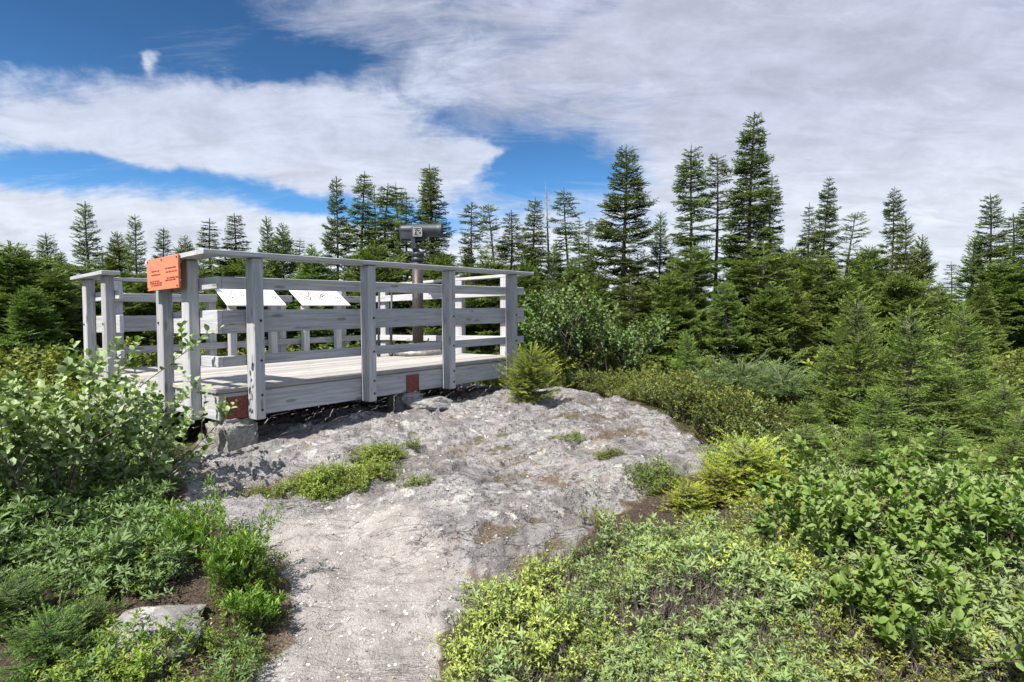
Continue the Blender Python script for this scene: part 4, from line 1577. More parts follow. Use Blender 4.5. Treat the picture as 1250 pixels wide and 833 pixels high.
# filler trees of the dense rear wood: nothing tells these apart
g_f = np.random.default_rng(5)
for i in range(76):
    if i >= 64:
        k_ = i - 64
        px, Y = (-500 + 380 * k_ / 6 if k_ < 6 else 1330 + 380 * (k_ - 6) / 6), g_f.uniform(9, 13)
        py = g_f.uniform(270, 330)
    elif i < 34:
        px, Y = -120 + 820 * (i + g_f.uniform(-.4, .4)) / 34, g_f.uniform(12.5, 20)
        py = g_f.uniform(303, 345)
        if px > 340:
            py -= 10
    else:
        px, Y = 650 + 740 * (i - 34 + g_f.uniform(-.4, .4)) / 30, g_f.uniform(13, 21)
        py = g_f.uniform(300, 350) + (25 if 1130 < px < 1180 else 0)
    v, k = [('dense', 0), ('dense', 1), ('dense', 3), ('thin', 0), ('thin', 4), ('layered', 1), ('thin', 2), ('bushy', 1)][int(g_f.integers(0, 8))]
    place_tree(v, k, px, py, Y, 'dark green conifer crowded into the low rear rank of the wood', 'spruce_tree', 'tree', g_f.uniform(.85, 1.2) * (1.2 if v == 'thin' else .9), 'rear rank of the wood')

# ------------------------------------------------------------------ broad-leaved plants
LEAF4_F = np.array([(0, 1, 4), (0, 4, 2), (1, 3, 4), (4, 3, 2)])


def leaf4(w, curl=.10, fold=.12):
    V = np.array([(0, 0, 0), (.48, w / 2, fold * w), (.48, -w / 2, fold * w), (1, 0, -curl), (.48, 0, 0.0)])
    return V, LEAF4_F, np.array([-.04, .03, .03, .05, -.03])


def leaf8(w, curl=.12, fold=.14):
    V = np.array([(0, 0, 0), (.28, w * .42, fold * w), (.28, -w * .42, fold * w), (.66, w * .46, fold * w - curl * .3), (.66, -w * .46, fold * w - curl * .3), (1, 0, -curl), (.28, 0, 0), (.66, 0, -curl * .25)])
    F = np.array([(0, 1, 6), (0, 6, 2), (1, 3, 7), (1, 7, 6), (2, 6, 7), (2, 7, 4), (3, 5, 7), (7, 5, 4)])
    return V, F, np.array([-.05, .03, .03, .04, .04, .05, -.04, -.03])


def shoot_template(seed, h, nleaf, ll, lw, up=.6, from_=.3, rosette=6, lean=.25, big=False, stem_r=.0016, back=0.0, side=2):
    """an upright shoot with leaves spiralling up it; material 0 leaf, 1 stem. Returns list of (V, F, tint, mat)"""
    g = np.random.default_rng(seed)
    A = Acc()

    def one(o, d0, h, nleaf, ros):
        k = 5
        s = np.linspace(0, 1, k)
        bend = np.array([g.normal(0, lean), g.normal(0, lean), 0]) * h
        P = o + s[:, None] * d0 * h + (s ** 2)[:, None] * bend
        A.tubes(P[None], (stem_r * (1.2 - .7 * s))[None], 0, 1, 3)
        f = np.concatenate([np.linspace(from_, .96, nleaf), np.full(ros, .985)])
        idx = np.clip((f * (k - 1)).astype(int), 0, k - 2)
        q = P[idx] + (P[idx + 1] - P[idx]) * (f * (k - 1) - idx)[:, None]
        a = np.arange(len(f)) * 2.4 + g.normal(0, .4, len(f))
        elv = np.concatenate([g.normal(up * .6, .3, nleaf), g.normal(up * 1.15, .3, ros)])
        d = np.stack([np.cos(a) * np.cos(elv), np.sin(a) * np.cos(elv), np.sin(elv)], 1)
        upv = np.array([0, 0, 1.0]) - d * .1 + g.normal(0, .25, (len(f), 3))
        Rm = frames(d, up=upv, roll=g.normal(0, .35, len(f)))
        t = leaf8(lw / ll) if big else leaf4(lw / ll)
        A.add(*t, Rm, q, ll * g.uniform(.65, 1.15, len(f)) * np.where(f < .5, .8, 1.0), .12 + .30 * f + g.normal(0, .1, len(f)), 0)
        return P
    P = one(np.zeros(3), np.array([0, 0, 1.0]), h, nleaf, rosette)
    for i in range(side):
        a = g.uniform(0, 6.28)
        o = P[1] * g.uniform(.3, 1) if i % 2 else P[2]
        d = norm(np.array([math.cos(a) * .7, math.sin(a) * .7, .75]))
        one(o, d, h * g.uniform(.45, .7), max(4, int(nleaf * .55)), max(2, rosette - 2))
    return np.concatenate(A.V), np.concatenate(A.F), np.concatenate(A.T), np.concatenate(A.M)


def scatter_into(A, tmpls, x, y, scale, g, tilt=.3, tint=None, z=None, sink=.015):
    n = len(x)
    if n == 0:
        return
    z = height(x, y) if z is None else z
    which = g.integers(0, len(tmpls), n)
    az = g.uniform(0, 6.283, n)
    up = norm(np.stack([g.normal(0, tilt, n), g.normal(0, tilt, n), np.ones(n)], 1))
    d = np.stack([np.cos(az), np.sin(az), np.zeros(n)], 1)
    d = norm(d - up * np.sum(d * up, 1, keepdims=True))
    sdv = np.cross(up, d)
    Rm = np.stack([d, sdv, up], 2)
    t = np.stack([x, y, z - sink], 1)
    tint = np.zeros(n) if tint is None else tint
    scale = np.broadcast_to(scale, (n,))
    for k, (tv, tf, tt, tm) in enumerate(tmpls):
        mk = which == k
        for mat in (0, 1):
            fm = tm == mat
            if not fm.any() or not mk.any():
                continue
            used = np.unique(tf[fm])
            remap = np.zeros(len(tv), int)
            remap[used] = np.arange(len(used))
            A.add(tv[used], remap[tf[fm]], tt[used], Rm[mk], t[mk], scale[mk], tint[mk], mat)


def pts_in(poly, spacing, g, jitter=.9):
    P = np.array(poly)
    lo, hi = P.min(0), P.max(0)
    gx, gy = np.meshgrid(np.arange(lo[0], hi[0], spacing), np.arange(lo[1], hi[1], spacing))
    x = gx.ravel() + g.uniform(-.5, .5, gx.size) * spacing * jitter * 1.6
    y = gy.ravel() + g.uniform(-.5, .5, gx.size) * spacing * jitter * 1.6
    return x, y


L_HEATH = mat_leaf('heath_leaves', (.055, .080, .018), (.390, .430, .110), .55, .26, .22)
L_LAUREL = mat_leaf('laurel_leaves', (.045, .085, .028), (.300, .395, .120), .54, .26, .22, back=(.23, .30, .13))
L_BLUE = mat_leaf('blue_green_laurel_leaves', (.034, .082, .022), (.215, .345, .095), .52, .28, .22, back=(.17, .25, .10))
L_ALDER = mat_leaf('grey_green_round_leaves', (.050, .112, .022), (.285, .410, .110), .46, .30, .32, back=(.34, .43, .21))
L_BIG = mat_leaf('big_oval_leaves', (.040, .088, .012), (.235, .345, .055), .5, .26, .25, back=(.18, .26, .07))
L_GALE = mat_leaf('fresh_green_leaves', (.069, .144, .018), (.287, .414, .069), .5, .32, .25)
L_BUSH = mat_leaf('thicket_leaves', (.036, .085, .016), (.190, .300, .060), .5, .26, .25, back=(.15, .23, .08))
L_OLIVE = mat_leaf('olive_heath_leaves', (.036, .062, .014), (.235, .290, .062), .55, .24, .22)
L_CROW = mat_leaf('crowberry_leaves', (.053, .092, .017), (.299, .362, .071), .52, .28, .25)
L_GRASS = mat_leaf('yellowish_grass', (.070, .110, .018), (.270, .300, .060), .5, .3, .25)
L_FAR = mat_leaf('undergrowth_leaves', (.042, .068, .015), (.270, .310, .070), .55, .3, .2)
ST_RED = mat_bark('reddish_stem', (.07, .035, .025), (.20, .13, .09), 60)
ST_GREY = mat_bark('grey_brown_stem', (.06, .05, .042), (.19, .165, .145), 60)

T_HEATH = [shoot_template(100 + i, .17, 26, .024, .0085, .75, .25, 6, .25, side=3) for i in range(6)]
T_LAUR = [shoot_template(120 + i, .19, 16, .046, .0125, .6, .35, 8, .25, side=2) for i in range(6)]
T_CROW = [shoot_template(140 + i, .075, 26, .012, .0045, .6, .15, 5, .5, stem_r=.001, side=4) for i in range(5)]
T_BLUE = [shoot_template(160 + i, .10, 18, .015, .008, .7, .2, 5, .35, stem_r=.0012, side=3) for i in range(5)]
T_BAND = [shoot_template(180 + i, .30, 40, .030, .012, .8, .22, 6, .2, side=4, stem_r=.0025) for i in range(6)]
T_FAR = [shoot_template(200 + i, .42, 46, .060, .030, .7, .1, 8, .3, side=5, stem_r=.004) for i in range(6)]


def dead_stems(seed, h=.17, n=7):
    g = np.random.default_rng(seed)
    A = Acc()
    for i in range(n):
        a, t = g.uniform(0, 6.28), g.uniform(.05, .7)
        d = np.array([math.cos(a) * t, math.sin(a) * t, 1.0])
        l = h * g.uniform(.5, 1.1)
        sv = np.linspace(0, 1, 4)
        P = sv[:, None] * d * l + np.cumsum(g.normal(0, .012, (4, 3)), 0)
        A.tubes(P[None], (.0022 * (1.1 - .7 * sv))[None], 0, 1, 3)
        for j in range(2):
            o = P[1 + j]
            e = norm((d + g.normal(0, .7, 3))[None])[0] * l * .4
            A.tubes(np.stack([o, o + e * .5, o + e])[None], np.array([[.0014, .001, .0005]]), 0, 1, 3)
    return np.concatenate(A.V), np.concatenate(A.F), np.concatenate(A.T), np.concatenate(A.M)


T_DEAD = [dead_stems(400 + i) for i in range(5)]


def grass_tuft(seed, h=.22, n=34):
    g = np.random.default_rng(seed)
    V, F, T = [], [], []
    for i in range(n):
        a, r = g.uniform(0, 6.28), g.uniform(0, .06)
        o = np.array([r * math.cos(a), r * math.sin(a), 0])
        b = g.uniform(0, 6.28)
        d = np.array([math.cos(b), math.sin(b), 0])
        sd_ = np.array([-d[1], d[0], 0]) * .0028
        l = h * g.uniform(.55, 1.1)
        bnd = g.uniform(.1, .6)
        q = [o, o + np.array([0, 0, l * .5]) + d * l * bnd * .2, o + np.array([0, 0, l * .92]) + d * l * bnd * .75]
        k = len(V)
        V += [q[0] - sd_, q[0] + sd_, q[1] - sd_ * .8, q[1] + sd_ * .8, q[2]]
        F += [(k, k + 1, k + 3), (k, k + 3, k + 2), (k + 2, k + 3, k + 4)]
        tt = g.uniform(0, .5)
        T += [tt, tt, tt + .15, tt + .15, tt + .3]
    return np.array(V), np.array(F), np.array(T), np.zeros(len(F), int)


T_GRASS = [grass_tuft(300 + i) for i in range(4)]


def cover(name, label, cat, recipes, mats, seed):
    """one uncountable mass of plants: recipes = (polygon, spacing, templates, scale range, density test, tilt, leaf slot)"""
    g = np.random.default_rng(seed)
    objs = []
    A = Acc()
    for (poly, sp, tm, (s0, s1), keep, tilt, slot) in recipes:
        x, y = pts_in(poly, sp, g)
        sd = poly_sd(x, y, poly) + (fbm(x * 3, y * 3, 3, seed) - .5) * .45
        ok = sd > 0
        if keep is not None:
            ok &= keep(x, y, g)
        x, y, sd = x[ok], y[ok], sd[ok]
        n1 = fbm(x * 2.1, y * 2.1, 3, seed + 5)
        n2 = fbm(x * 1.1 + 4, y * 1.1, 3, seed + 9)
        sc_ = (s0 + (s1 - s0) * sm(n1 + g.normal(0, .1, len(x)), .28, .72)) * (.62 + .38 * sm(sd, 0, .18)) * g.uniform(.8, 1.15, len(x))
        tint = (n2 - .5) * .8 + .14 + g.normal(0, .17, len(x))
        B = Acc()
        scatter_into(B, tm, x, y, sc_, g, tilt, tint)
        for m in B.M:
            m[m == 0] = slot * 2
            m[m == 1] = slot * 2 + 1
        for F in B.F:
            F += A.n
        A.V += B.V
        A.F += B.F
        A.T += B.T
        A.M += B.M
        A.n += B.n
    me = A.mesh(name)
    for m in mats:
        me.materials.append(m)
    o = link_mesh(name, me)
    tag(o, label, cat, kind='stuff')
    return o


def off_rock(lim):
    return lambda x, y, g: rock_mask(x, y) + g.normal(0, .12, len(x)) < lim


P_HEATH = poly_px([(552, 870), (562, 785), (598, 738), (650, 704), (712, 684), (760, 662), (830, 648), (880, 630), (950, 660), (1010, 730), (1030, 870)])
P_RIGHT = poly_px([(900, 650), (930, 600), (1000, 580), (1100, 590), (1300, 600), (1330, 700), (1330, 870), (960, 870), (950, 740)])
P_LEFT = poly_px([(-90, 640), (0, 628), (100, 620), (190, 612), (228, 640), (262, 700), (225, 735), (150, 740), (110, 735), (40, 715), (-90, 720)])
P_LEFTB = poly_px([(90, 800), (130, 800), (250, 790), (310, 770), (330, 800), (290, 870), (60, 870)])
P_LEFTD = poly_px([(215, 650), (262, 640), (300, 690), (345, 740), (330, 800), (270, 800), (250, 730)])
P_LEFTC = poly_px([(-80, 620), (-80, 520), (40, 500), (150, 530), (215, 580), (225, 625), (100, 625)])
P_BAND = [ground_px(*p) for p in [(668, 476), (700, 474), (765, 487), (830, 518), (880, 545), (915, 556), (975, 548), (1010, 510)]] + [(3.9, 7.4), (2.4, 8.4), (.9, 8.6)]
P_SLOPE = [ground_px(*p) for p in [(885, 552), (870, 580), (905, 610), (1000, 600), (1300, 620)]] + [(5.5, 6.4), (3.6, 7.2), (2.6, 6.2)]


def holes(cs):
    hc = [(*ground_px(px, py), r) for px, py, r in cs]

    def f(x, y, g):
        ok = np.ones(len(x), bool)
        for cx, cy, r in hc:
            ok &= np.hypot(x - cx, (y - cy) * .8) + g.normal(0, .035, len(x)) > r
        return ok
    return f


def both(*fs):
    return lambda x, y, g: np.logical_and.reduce([f(x, y, g) for f in fs])


def clump(seed, lo, fr=2.0):
    return lambda x, y, g: fbm(x * fr, y * fr, 3, seed) + g.normal(0, .05, len(x)) > lo


H_HOLES = holes([(815, 752, .15), (860, 735, .13), (770, 772, .09), (1010, 800, .06), (930, 800, .06), (690, 800, .05), (620, 790, .05)])
H_SEED = holes([(905, 612, .22), (842, 628, .16), (874, 615, .16), (938, 612, .16)])
cover('heath_undergrowth', 'low yellow-green and grey-green heath shrublets spreading in front of the rock', 'heath', [
    (P_HEATH, .040, T_HEATH, (.6, 1.25), both(H_HOLES, clump(1, .44)), .4, 0),
    (P_HEATH, .046, T_LAUR, (.6, 1.1), both(H_HOLES, clump(2, .46)), .35, 1),
    (P_HEATH, .050, T_DEAD, (.7, 1.15), None, .4, 0),
    (P_HEATH, .050, T_BLUE, (.7, 1.2), H_HOLES, .4, 0),
], [L_HEATH, ST_GREY, L_LAUREL, ST_GREY], 11)
cover('slope_undergrowth', 'mixed low green shrublets beneath the big-leaved shrubs on the right', 'undergrowth', [
    (P_RIGHT, .055, T_LAUR, (.7, 1.2), both(clump(4, .42), H_HOLES, H_SEED), .3, 0),
    (P_RIGHT, .045, T_HEATH, (.7, 1.15), both(clump(5, .42), H_HOLES, H_SEED), .35, 1),
    (P_RIGHT, .060, T_DEAD, (.8, 1.3), None, .4, 0),
    (P_SLOPE, .075, T_LAUR, (.7, 1.0), H_SEED, .3, 0),
    (P_SLOPE, .055, T_HEATH, (.8, 1.1), H_SEED, .3, 1),
], [L_LAUREL, ST_GREY, L_HEATH, ST_RED], 12)
cover('laurel_undergrowth', 'dense blue-green narrow-leaved shrublets filling the lower left', 'undergrowth', [
    (P_LEFT, .040, T_LAUR, (.9, 1.45), None, .3, 0),
    (P_LEFT, .060, T_HEATH, (.9, 1.4), clump(6, .52), .3, 1),
    (P_LEFTB, .040, T_HEATH, (.7, 1.1), clump(7, .38), .3, 1),
    (P_LEFTB, .056, T_LAUR, (.6, .9), clump(8, .45), .3, 0),
    (P_LEFTD, .044, T_HEATH, (.6, 1.1), clump(17, .38), .35, 1),
    (P_LEFTD, .07, T_DEAD, (.6, 1.0), None, .4, 1),
    (P_LEFTC, .060, T_LAUR, (.9, 1.4), None, .3, 0),
    (P_LEFTC, .070, T_HEATH, (.9, 1.5), None, .3, 1),
], [L_BLUE, ST_GREY, L_GALE, ST_RED], 13)
cover('heath_band', 'knee-high olive heath band with reddish stems between the rock and the spruces', 'heath', [
    (P_BAND, .062, T_BAND, (.85, 1.35), None, .25, 0),
    (P_BAND, .10, T_HEATH, (1.2, 2.0), clump(9, .5), .3, 1),
], [L_OLIVE, ST_RED, L_LAUREL, ST_RED], 14)

# undergrowth of the open wood all round: coarse tufts, thinner further off
P_WOOD = [(-16, 7.5), (-5.6, 7.2), (-4.5, 9), (-1, 11.5), (.4, 8.7), (2.4, 8.5), (4.2, 7.2), (7, 6.0), (16, 9), (26, 26), (0, 30), (-26, 26)]
P_SIDE_L = [(-11, 1.0), (-3.9, 2.0), (-4.3, 5.0), (-5.2, 7.4), (-16, 9)]
P_SIDE_R = [(3.0, 2.0), (9, 1.0), (14, 8), (5, 6.8)]
P_BACK = [(-4.8, 7.4), (-1.3, 11), (.35, 8.5), (1.0, 9.5), (-1, 13), (-6, 9)]
cover('wood_undergrowth', 'green shrubby undergrowth carpeting the ground beneath the conifers', 'undergrowth', [
    (P_WOOD, .40, T_FAR, (.8, 1.5), lambda x, y, g: (x * x + y * y < 330), .25, 0),
    (P_BACK, .20, T_FAR, (.5, .9), None, .25, 0),
    (P_SIDE_L, .17, T_FAR, (.45, .8), None, .3, 0),
    (P_SIDE_R, .17, T_FAR, (.45, .8), None, .3, 0),
], [L_FAR, ST_GREY], 15)
P_GRASS = [at_z(px, py, .34)[:2] for px, py in [(1165, 478), (1290, 485), (1320, 440), (1180, 436)]]
P_GRASS2 = [at_z(px, py, .42)[:2] for px, py in [(-40, 445), (110, 448), (120, 432), (-40, 430)]]
P_GRASS3 = [(-1.0, 8.9), (.3, 8.0), (1.2, 9.2), (-.6, 10.6)]
cover('grass_patch', 'yellowish grass in the clearings between the trees', 'grass', [
    ([tuple(p) for p in P_GRASS], .10, T_GRASS, (.9, 1.6), None, .2, 0),
    ([tuple(p) for p in P_GRASS2], .13, T_GRASS, (1., 1.8), None, .2, 0),
    (P_GRASS3, .07, T_GRASS, (.9, 1.5), None, .2, 0),
], [L_GRASS, ST_GREY], 16)


def build_shrub(name, cat, label, x, y, seed, n_stem, H, spread, ll, lw, leaf, stem, nl=14, sub=4, sub2=2, group=None, big=True, thick=.007, up=.35, lowest=.25):
    """a branching shrub: stems > branches > twigs, leaves on the outer wood"""
    g = np.random.default_rng(seed)
    W, Lf = Acc(), Acc()
    Q, D, TT = [], [], []

    def twig(o, d, L, r, level):
        k = 6
        s = np.linspace(0, 1, k)
        wig = np.cumsum(g.normal(0, .10, (k, 3)), 0) * L * .35
        lift = np.array([0, 0, 1.0]) * (.18 if level else .1)
        P = o + s[:, None] * d * L + wig * s[:, None] + (s ** 2)[:, None] * lift * L
        W.tubes(P[None], (r * (1 - .72 * s))[None], 0, 0, 4)
        f = np.linspace(lowest + .1 if level < 2 else .15, 1, max(4, int(nl * (1 if level == 2 else .8))))
        if level == 0:
            f = f[f > .6]
        idx = np.clip((f * (k - 1)).astype(int), 0, k - 2)
        q = P[idx] + (P[idx + 1] - P[idx]) * (f * (k - 1) - idx)[:, None]
        ax = norm(P[idx + 1] - P[idx])
        a = np.arange(len(f)) * 2.6 + g.uniform(0, 6)
        s1 = norm(np.cross(ax, np.array([.1, .2, 1.0])))
        s2 = np.cross(ax, s1)
        dd = ax * .55 + s1 * np.cos(a)[:, None] + s2 * np.sin(a)[:, None] + np.array([0, 0, up])
        Q.append(q)
        D.append(dd)
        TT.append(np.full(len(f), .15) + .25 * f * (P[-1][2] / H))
        if level < 2:
            for i in range(sub if level == 0 else sub2):
                ff = g.uniform(lowest, .95)
                j = min(k - 2, int(ff * (k - 1)))
                oo = P[j] + (P[j + 1] - P[j]) * (ff * (k - 1) - j)
                ax0 = norm((P[j + 1] - P[j])[None])[0]
                rd = norm(g.normal(0, 1, (1, 3)))[0]
                rd[2] = abs(rd[2]) * .7
                twig(oo, norm((ax0 * .75 + rd * .85)[None])[0], L * g.uniform(.35, .6), r * .5, level + 1)
    for i in range(n_stem):
        a = i * 2.399 + g.normal(0, .3)
        t = math.sqrt((i + .5) / n_stem)
        d = norm(np.array([[math.cos(a) * spread * t, math.sin(a) * spread * t, H]]))[0]
        o = np.array([math.cos(a), math.sin(a), 0]) * .05 * t * spread + np.array([0, 0, -.03])
        twig(o, d, math.hypot(H, spread * t) * g.uniform(.7, 1.0), thick, 0)
    Q, D, TT = np.concatenate(Q), np.concatenate(D), np.concatenate(TT)
    n = len(Q)
    upv = np.array([0, 0, 1.0]) + g.normal(0, .4, (n, 3))
    Rm = frames(D, up=upv, roll=g.normal(0, .3, n))
    t = leaf8(lw / ll) if big else leaf4(lw / ll)
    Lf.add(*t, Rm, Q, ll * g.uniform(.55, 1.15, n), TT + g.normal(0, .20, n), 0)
    wm, lm = W.mesh(name + '_wood'), Lf.mesh(name + '_leaves')
    r = empty(name, (x, y, float(height(x, y))))
    tag(r, label, cat, group)
    link_mesh('branches', wm, r, [stem])
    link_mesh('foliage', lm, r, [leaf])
    return r


def shrub_px(px, py, *a, **k):
    x, y = ground_px(px, py)
    return lambda name, cat, label: build_shrub(name, cat, label, x, y, *a, **k)


shrub_px(62, 640, 401, 16, .75, .58, .057, .044, L_ALDER, ST_GREY, 11, 4, 3, thick=.008)('leafy_shrub', 'shrub', 'grey-green round-leaved shrub tallest of the bushes left of the platform step')
shrub_px(168, 612, 402, 9, .52, .46, .052, .040, L_ALDER, ST_GREY, 10, 4, 2, thick=.007)('leafy_shrub', 'shrub', 'round-leaved shrub reaching over the platform step towards the concrete pier')
shrub_px(-30, 600, 403, 11, .62, .56, .052, .040, L_ALDER, ST_GREY, 11, 4, 3, thick=.007)('leafy_shrub', 'shrub', 'round-leaved shrub cut off by the left picture edge')
for (px, Y, sd, n, H, sp, lab) in [
    (688, 9.2, 411, 15, 1.05, .75, 'bright green leafy bush rising behind the right end of the platform railing'),
    (748, 9.0, 412, 14, .80, .8, 'bright green leafy bush between its taller twin and the low spreading spruce'),
    (652, 9.9, 413, 11, .95, .6, 'leafy bush partly hidden by the last railing post'),
]:
    p = at_y(px, 440, Y)
    build_shrub('leafy_bush', 'bush', lab, p[0], Y, sd, n, H, sp, .060, .040, L_BUSH, ST_GREY, 13, 6, 3, 'leafy bushes behind the platform end', thick=.012)
for (px, py, sd, n, H, sp, lab) in [
    (1000, 690, 421, 13, .30, .46, 'big-leaved shrub beside the yellow-green seedlings'),
    (1120, 705, 422, 15, .34, .54, 'big-leaved shrub in the middle of the right-hand thicket'),
    (1230, 700, 423, 13, .36, .52, 'big-leaved shrub with glossy leaves at the right picture edge'),
    (1090, 790, 424, 12, .22, .44, 'low big-leaved shrub nearest the bottom of the right-hand thicket'),
]:
    shrub_px(px, py, sd, n, H, sp, .052, .033, L_BIG, ST_GREY, 10, 4, 2, group='big-leaved shrubs on the right', thick=.006, up=.5)('big_leaved_shrub', 'shrub', lab)
for (px, py, sd, n, H, sp, lab) in [
    (288, 735, 431, 26, .27, .16, 'fresh green bush standing between the lichen boulder and the gravel trail'),
    (312, 775, 432, 14, .15, .13, 'small fresh green bush at the edge of the gravel trail'),
    (232, 690, 433, 18, .24, .18, 'fresh green bush with yellowish tips above the lichen boulder'),
]:
    shrub_px(px, py, sd, n, H, sp, .034, .0095, L_GALE, ST_GREY, 12, 4, 2, group='fresh green bushes by the trail', thick=.003, up=.8, big=False)('green_bush', 'bush', lab)


def cushion(px, py, rx, ry, rot, seed, tm, scale, leaf, stem, label, name='heath_cushion', cat='cushion plant', sp=.03, group='low cushion plants on the rock'):
    x0, y0 = ground_px(px, py)
    g = np.random.default_rng(seed)
    n = int(math.pi * rx * ry / sp ** 2)
    a, r = g.uniform(0, 6.28, n), np.sqrt(g.uniform(0, 1, n))
    u, v = rx * r * np.cos(a), ry * r * np.sin(a)
    edge = r + (fbm(x0 + u * 7, y0 + v * 7, 3, seed) - .5) * .9
    ok = edge < .92
    u, v, r = u[ok], v[ok], r[ok]
    c, s = math.cos(rot), math.sin(rot)
    x, y = x0 + u * c - v * s, y0 + u * s + v * c
    z0 = float(height(x0, y0))
    A = Acc()
    sc_ = scale * (1.1 - .5 * r ** 2) * g.uniform(.75, 1.2, len(x))
    zz = height(x, y) - z0
    tint = (fbm(x * 5, y * 5, 3, seed + 2) - .5) * .8 + .2 + g.normal(0, .08, len(x))
    scatter_into(A, tm, x - x0, y - y0, sc_, g, .4, tint, z=zz)
    me = A.mesh(name)
    me.materials.append(leaf)
    me.materials.append(stem)
    o = link_mesh(name, me)
    o.location = (x0, y0, z0)
    tag(o, label, cat, group)


cushion(415, 582, .42, .17, .25, 501, T_CROW, 1.5, L_CROW, ST_RED, 'widest low green cushion spread on the rock below the platform front', sp=.024)
cushion(462, 562, .20, .12, .5, 502, T_CROW, 1.5, L_CROW, ST_RED, 'small green cushion touching the upper end of the widest one', sp=.024)
cushion(330, 600, .22, .10, .1, 503, T_CROW, 1.0, L_OLIVE, ST_RED, 'thin dull green cushion just below the concrete pier', sp=.026)
cushion(800, 592, .26, .16, .2, 504, T_HEATH, .70, L_OLIVE, ST_RED, 'olive and reddish cushion on the right rim of the rock', sp=.032)
cushion(728, 640, .10, .09, 0, 505, T_HEATH, .70, L_OLIVE, ST_RED, 'small olive tuft alone on the brown litter above the heath', sp=.030)
cushion(745, 562, .14, .07, .3, 506, T_CROW, 1.1, L_OLIVE, ST_RED, 'flat reddish cushion in a crack of the upper rock', sp=.026)
cushion(510, 598, .13, .07, .2, 507, T_CROW, 1.0, L_OLIVE, ST_RED, 'sparse flat cushion at the middle of the outcrop', sp=.028)
cushion(640, 492, .20, .08, .3, 508, T_CROW, 1.1, L_CROW, ST_RED, 'thin green cushion in front of the platform-end seedling', sp=.026)
cushion(700, 535, .16, .06, .4, 509, T_CROW, .9, L_CROW, ST_RED, 'little green cushion in the upper rock crack', sp=.026)
cushion(500, 548, .12, .07, .4, 510, T_CROW, 1.2, L_OLIVE, ST_GREY, 'dark tuft in the shade line under the platform front', sp=.028)
cushion(845, 618, .14, .10, .1, 511, T_HEATH, .8, L_OLIVE, ST_RED, 'olive tuft squeezed below the smallest seedling', sp=.032)


# ------------------------------------------------------------------ loose rock, twigs, gravel
def mat_boulder():
    m, b, out = new_mat('lichen_boulder')
    pos = b.n('ShaderNodeNewGeometry').outputs['Position']
    c, h = rock_color(b, pos)
    c = b.mix(.45, c, (.20, .205, .19))
    principled(b, out, c, .92, h, .7, .02, .2)
    return m


M_BOULDER = mat_boulder()


def boulder(px, py, r, seed, label, flat=.5, sink=.3, stretch=1.0, rot=0.0):
    x, y = ground_px(px, py)
    bm = bmesh.new()
    bmesh.ops.create_icosphere(bm, subdivisions=5, radius=1.0)
    vs = np.array([v.co[:] for v in bm.verts])
    g = np.random.default_rng(seed)
    for i in range(9):                       # cleave flat faces
        n = norm(g.normal(0, 1, (1, 3)))[0]
        d = g.uniform(.62, .85)
        k = vs @ n
        vs -= np.outer(np.maximum(k - d, 0) * .85, n)
    f1 = fbm(vs[:, 0] * 2 + vs[:, 2], vs[:, 1] * 2 + vs[:, 2] * 1.3, 4, seed) - .5
    f2 = fbm(vs[:, 0] * 9 + vs[:, 2] * 7, vs[:, 1] * 9 - vs[:, 2] * 5, 4, seed + 1, .6) - .5
    vs *= (1 + f1 * .35 + f2 * .12)[:, None]
    vs *= np.array([r * stretch, r, r * flat])
    for v, q in zip(bm.verts, vs):
        v.co = Vector(q)
    me = bpy.data.meshes.new('boulder')
    bm.to_mesh(me)
    bm.free()
    for p in me.polygons:
        p.use_smooth = True
    o = link_mesh('boulder', me, None, [M_BOULDER])
    o.location = (x, y, float(height(x, y)) + r * flat * (1 - 2 * sink) * .5)
    o.rotation_euler = (0, 0, rot)
    tag(o, label, 'boulder')


boulder(196, 782, .21, 601, 'flat grey lichen-covered boulder among the plants at lower left', .55, .30, 1.15, .2)
boulder(236, 622, .17, 602, 'dark flat stone half buried beside the round-leaved shrub', .5, .4, 1.3, .4)
boulder(520, 497, .20, 603, 'pale rough boulder under the middle of the platform front', .45, .62, 1.5, .8)


def sticks():
    g = np.random.default_rng(9)
    for (px, py, qx, qy, r, lab) in [(252, 668, 300, 648, .010, 'dry grey root lying across the litter left of the trail'),
                                     (300, 690, 343, 668, .009, 'bent dry root beside the gravel trail'),
                                     (258, 690, 275, 645, .008, 'forked dead twig below the dark flat stone'),
                                     (320, 720, 365, 706, .006, 'thin dead twig at the trail edge')]:
        a, b_ = np.array(ground_px(px, py)), np.array(ground_px(qx, qy))
        k = 12
        s = np.linspace(0, 1, k)
        L = np.linalg.norm(b_ - a)
        w = np.cumsum(g.normal(0, 1, k))
        w = (w - w[0] - s * (w[-1] - w[0])) * L * .05
        nrm = np.array([-(b_ - a)[1], (b_ - a)[0]]) / L
        xy = a + s[:, None] * (b_ - a) + w[:, None] * nrm
        z = height(xy[:, 0], xy[:, 1]) + r * .6 + np.abs(np.sin(s * 7)) * .008
        A = Acc()
        o = np.array([*a, float(z[0])])
        P = np.column_stack([xy, z]) - o
        A.tubes(P[None], (r * (1.1 - .7 * s))[None], 0, 0, 7)
        for i in range(3):
            j = int(g.integers(2, k - 2))
            d = np.array([*(nrm * g.choice([-1, 1]) + (b_ - a) / L * .8), .15]) * L * g.uniform(.15, .35)
            A.tubes(np.stack([P[j], P[j] + d * .5 + [0, 0, .004], P[j] + d])[None], np.array([[r * .5, r * .4, r * .15]]), 0, 0, 5)
        o_ = link_mesh('dead_branch', A.mesh('dead_branch', True), None, [TWIG])
        o_.location = tuple(o)
        tag(o_, lab, 'dead branch', 'dry roots and twigs by the trail')


sticks()


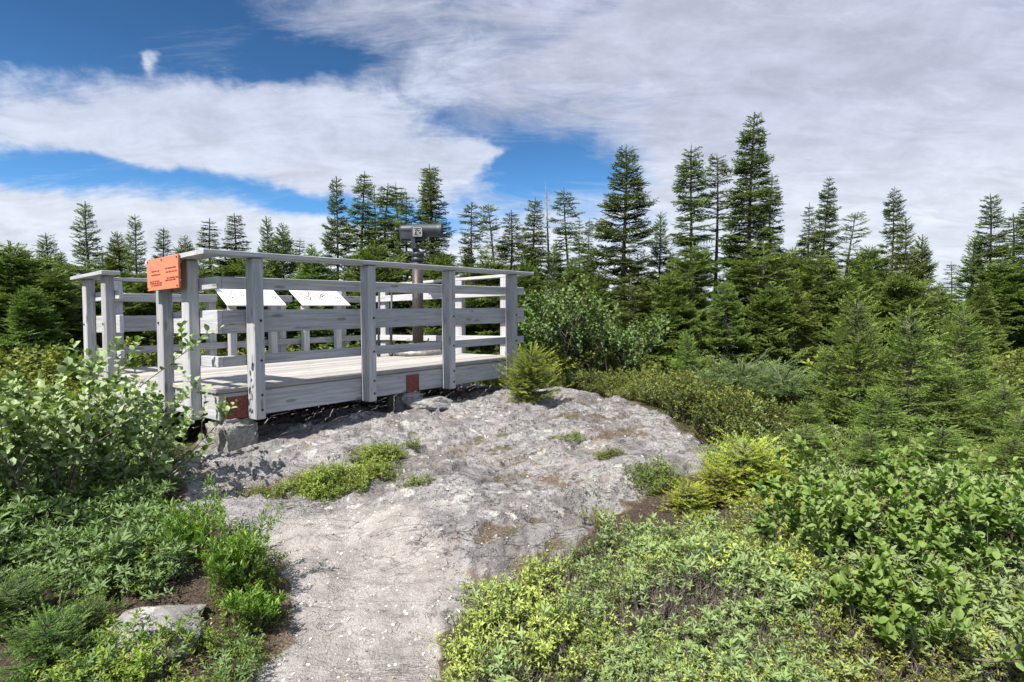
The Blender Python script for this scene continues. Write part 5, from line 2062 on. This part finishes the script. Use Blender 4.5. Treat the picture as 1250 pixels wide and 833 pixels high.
def pebble_t(seed):
    g = np.random.default_rng(seed)
    bm = bmesh.new()
    bmesh.ops.create_icosphere(bm, subdivisions=1, radius=1.0)
    V = np.array([v.co[:] for v in bm.verts]) * np.array([1, .8, .5])
    V *= g.uniform(.7, 1.2, (len(V), 1))
    F = np.array([[v.index for v in f.verts] for f in bm.faces])
    bm.free()
    return V, F, g.uniform(-.1, .1, len(V)), np.zeros(len(F), int)


def mat_gravel():
    m, b, out = new_mat('gravel_chips')
    t = attr(b, 'tint')
    c = b.mix(b.sstep(t, 0, .5), (.16, .14, .13), (.46, .42, .39))
    c = b.mix(b.sstep(t, .5, 1), c, (.62, .60, .57))
    principled(b, out, c, .9)
    return m


def mat_litter():
    m, b, out = new_mat('dry_leaf_litter')
    t = attr(b, 'tint')
    c = b.mix(b.sstep(t, 0, 1), (.10, .068, .045), (.46, .38, .28))
    principled(b, out, c, .85)
    return m


def build_gravel():
    g = np.random.default_rng(21)
    T = [pebble_t(i) for i in range(6)]
    A = Acc()
    lo, hi = np.array(ROCK).min(0), np.array(ROCK).max(0)
    n = 26000
    x, y = g.uniform(lo[0], hi[0], n), g.uniform(lo[1], min(hi[1], 6.5), n)
    ok = (rock_mask(x, y) > .5) & (g.random(n) < .10 + .9 * sand_mask(x, y) * (.35 + .65 * (fbm(x * 4, y * 4, 3, 7) > .5)))
    x, y = x[ok], y[ok]
    s = .0022 + .011 * g.random(len(x)) ** 5
    scatter_into(A, T, x, y, s, g, .3, g.random(len(x)), sink=.0005)
    me = A.mesh('gravel')
    me.materials.append(mat_gravel())
    tag(link_mesh('gravel', me), 'loose pale stone chips strewn over the trail', 'gravel', kind='stuff')
    A = Acc()
    V, F, tt = leaf4(.45, .2, .3)
    Tm = [(V, F, tt, np.zeros(len(F), int))]
    n = 30000
    x, y = g.uniform(-2.6, 2.2, n), g.uniform(2.0, 6.6, n)
    lowz = height(x, y) - base_h(x, y)
    rk, sd = rock_mask(x, y), sand_mask(x, y)
    pr = (1 - rk) * .35 + rk * (1 - sd) * sm(-lowz, .0, .05) * .8 + rk * .05
    ok = g.random(n) < pr
    x, y = x[ok], y[ok]
    scatter_into(A, Tm, x, y, .006 + .016 * g.random(len(x)) ** 2, g, .35, g.random(len(x)), sink=-.002)
    me = A.mesh('leaf_litter')
    me.materials.append(mat_litter())
    tag(link_mesh('leaf_litter', me), 'brown dry leaf litter caught in the hollows of the rock', 'leaf litter', kind='stuff')


build_gravel()
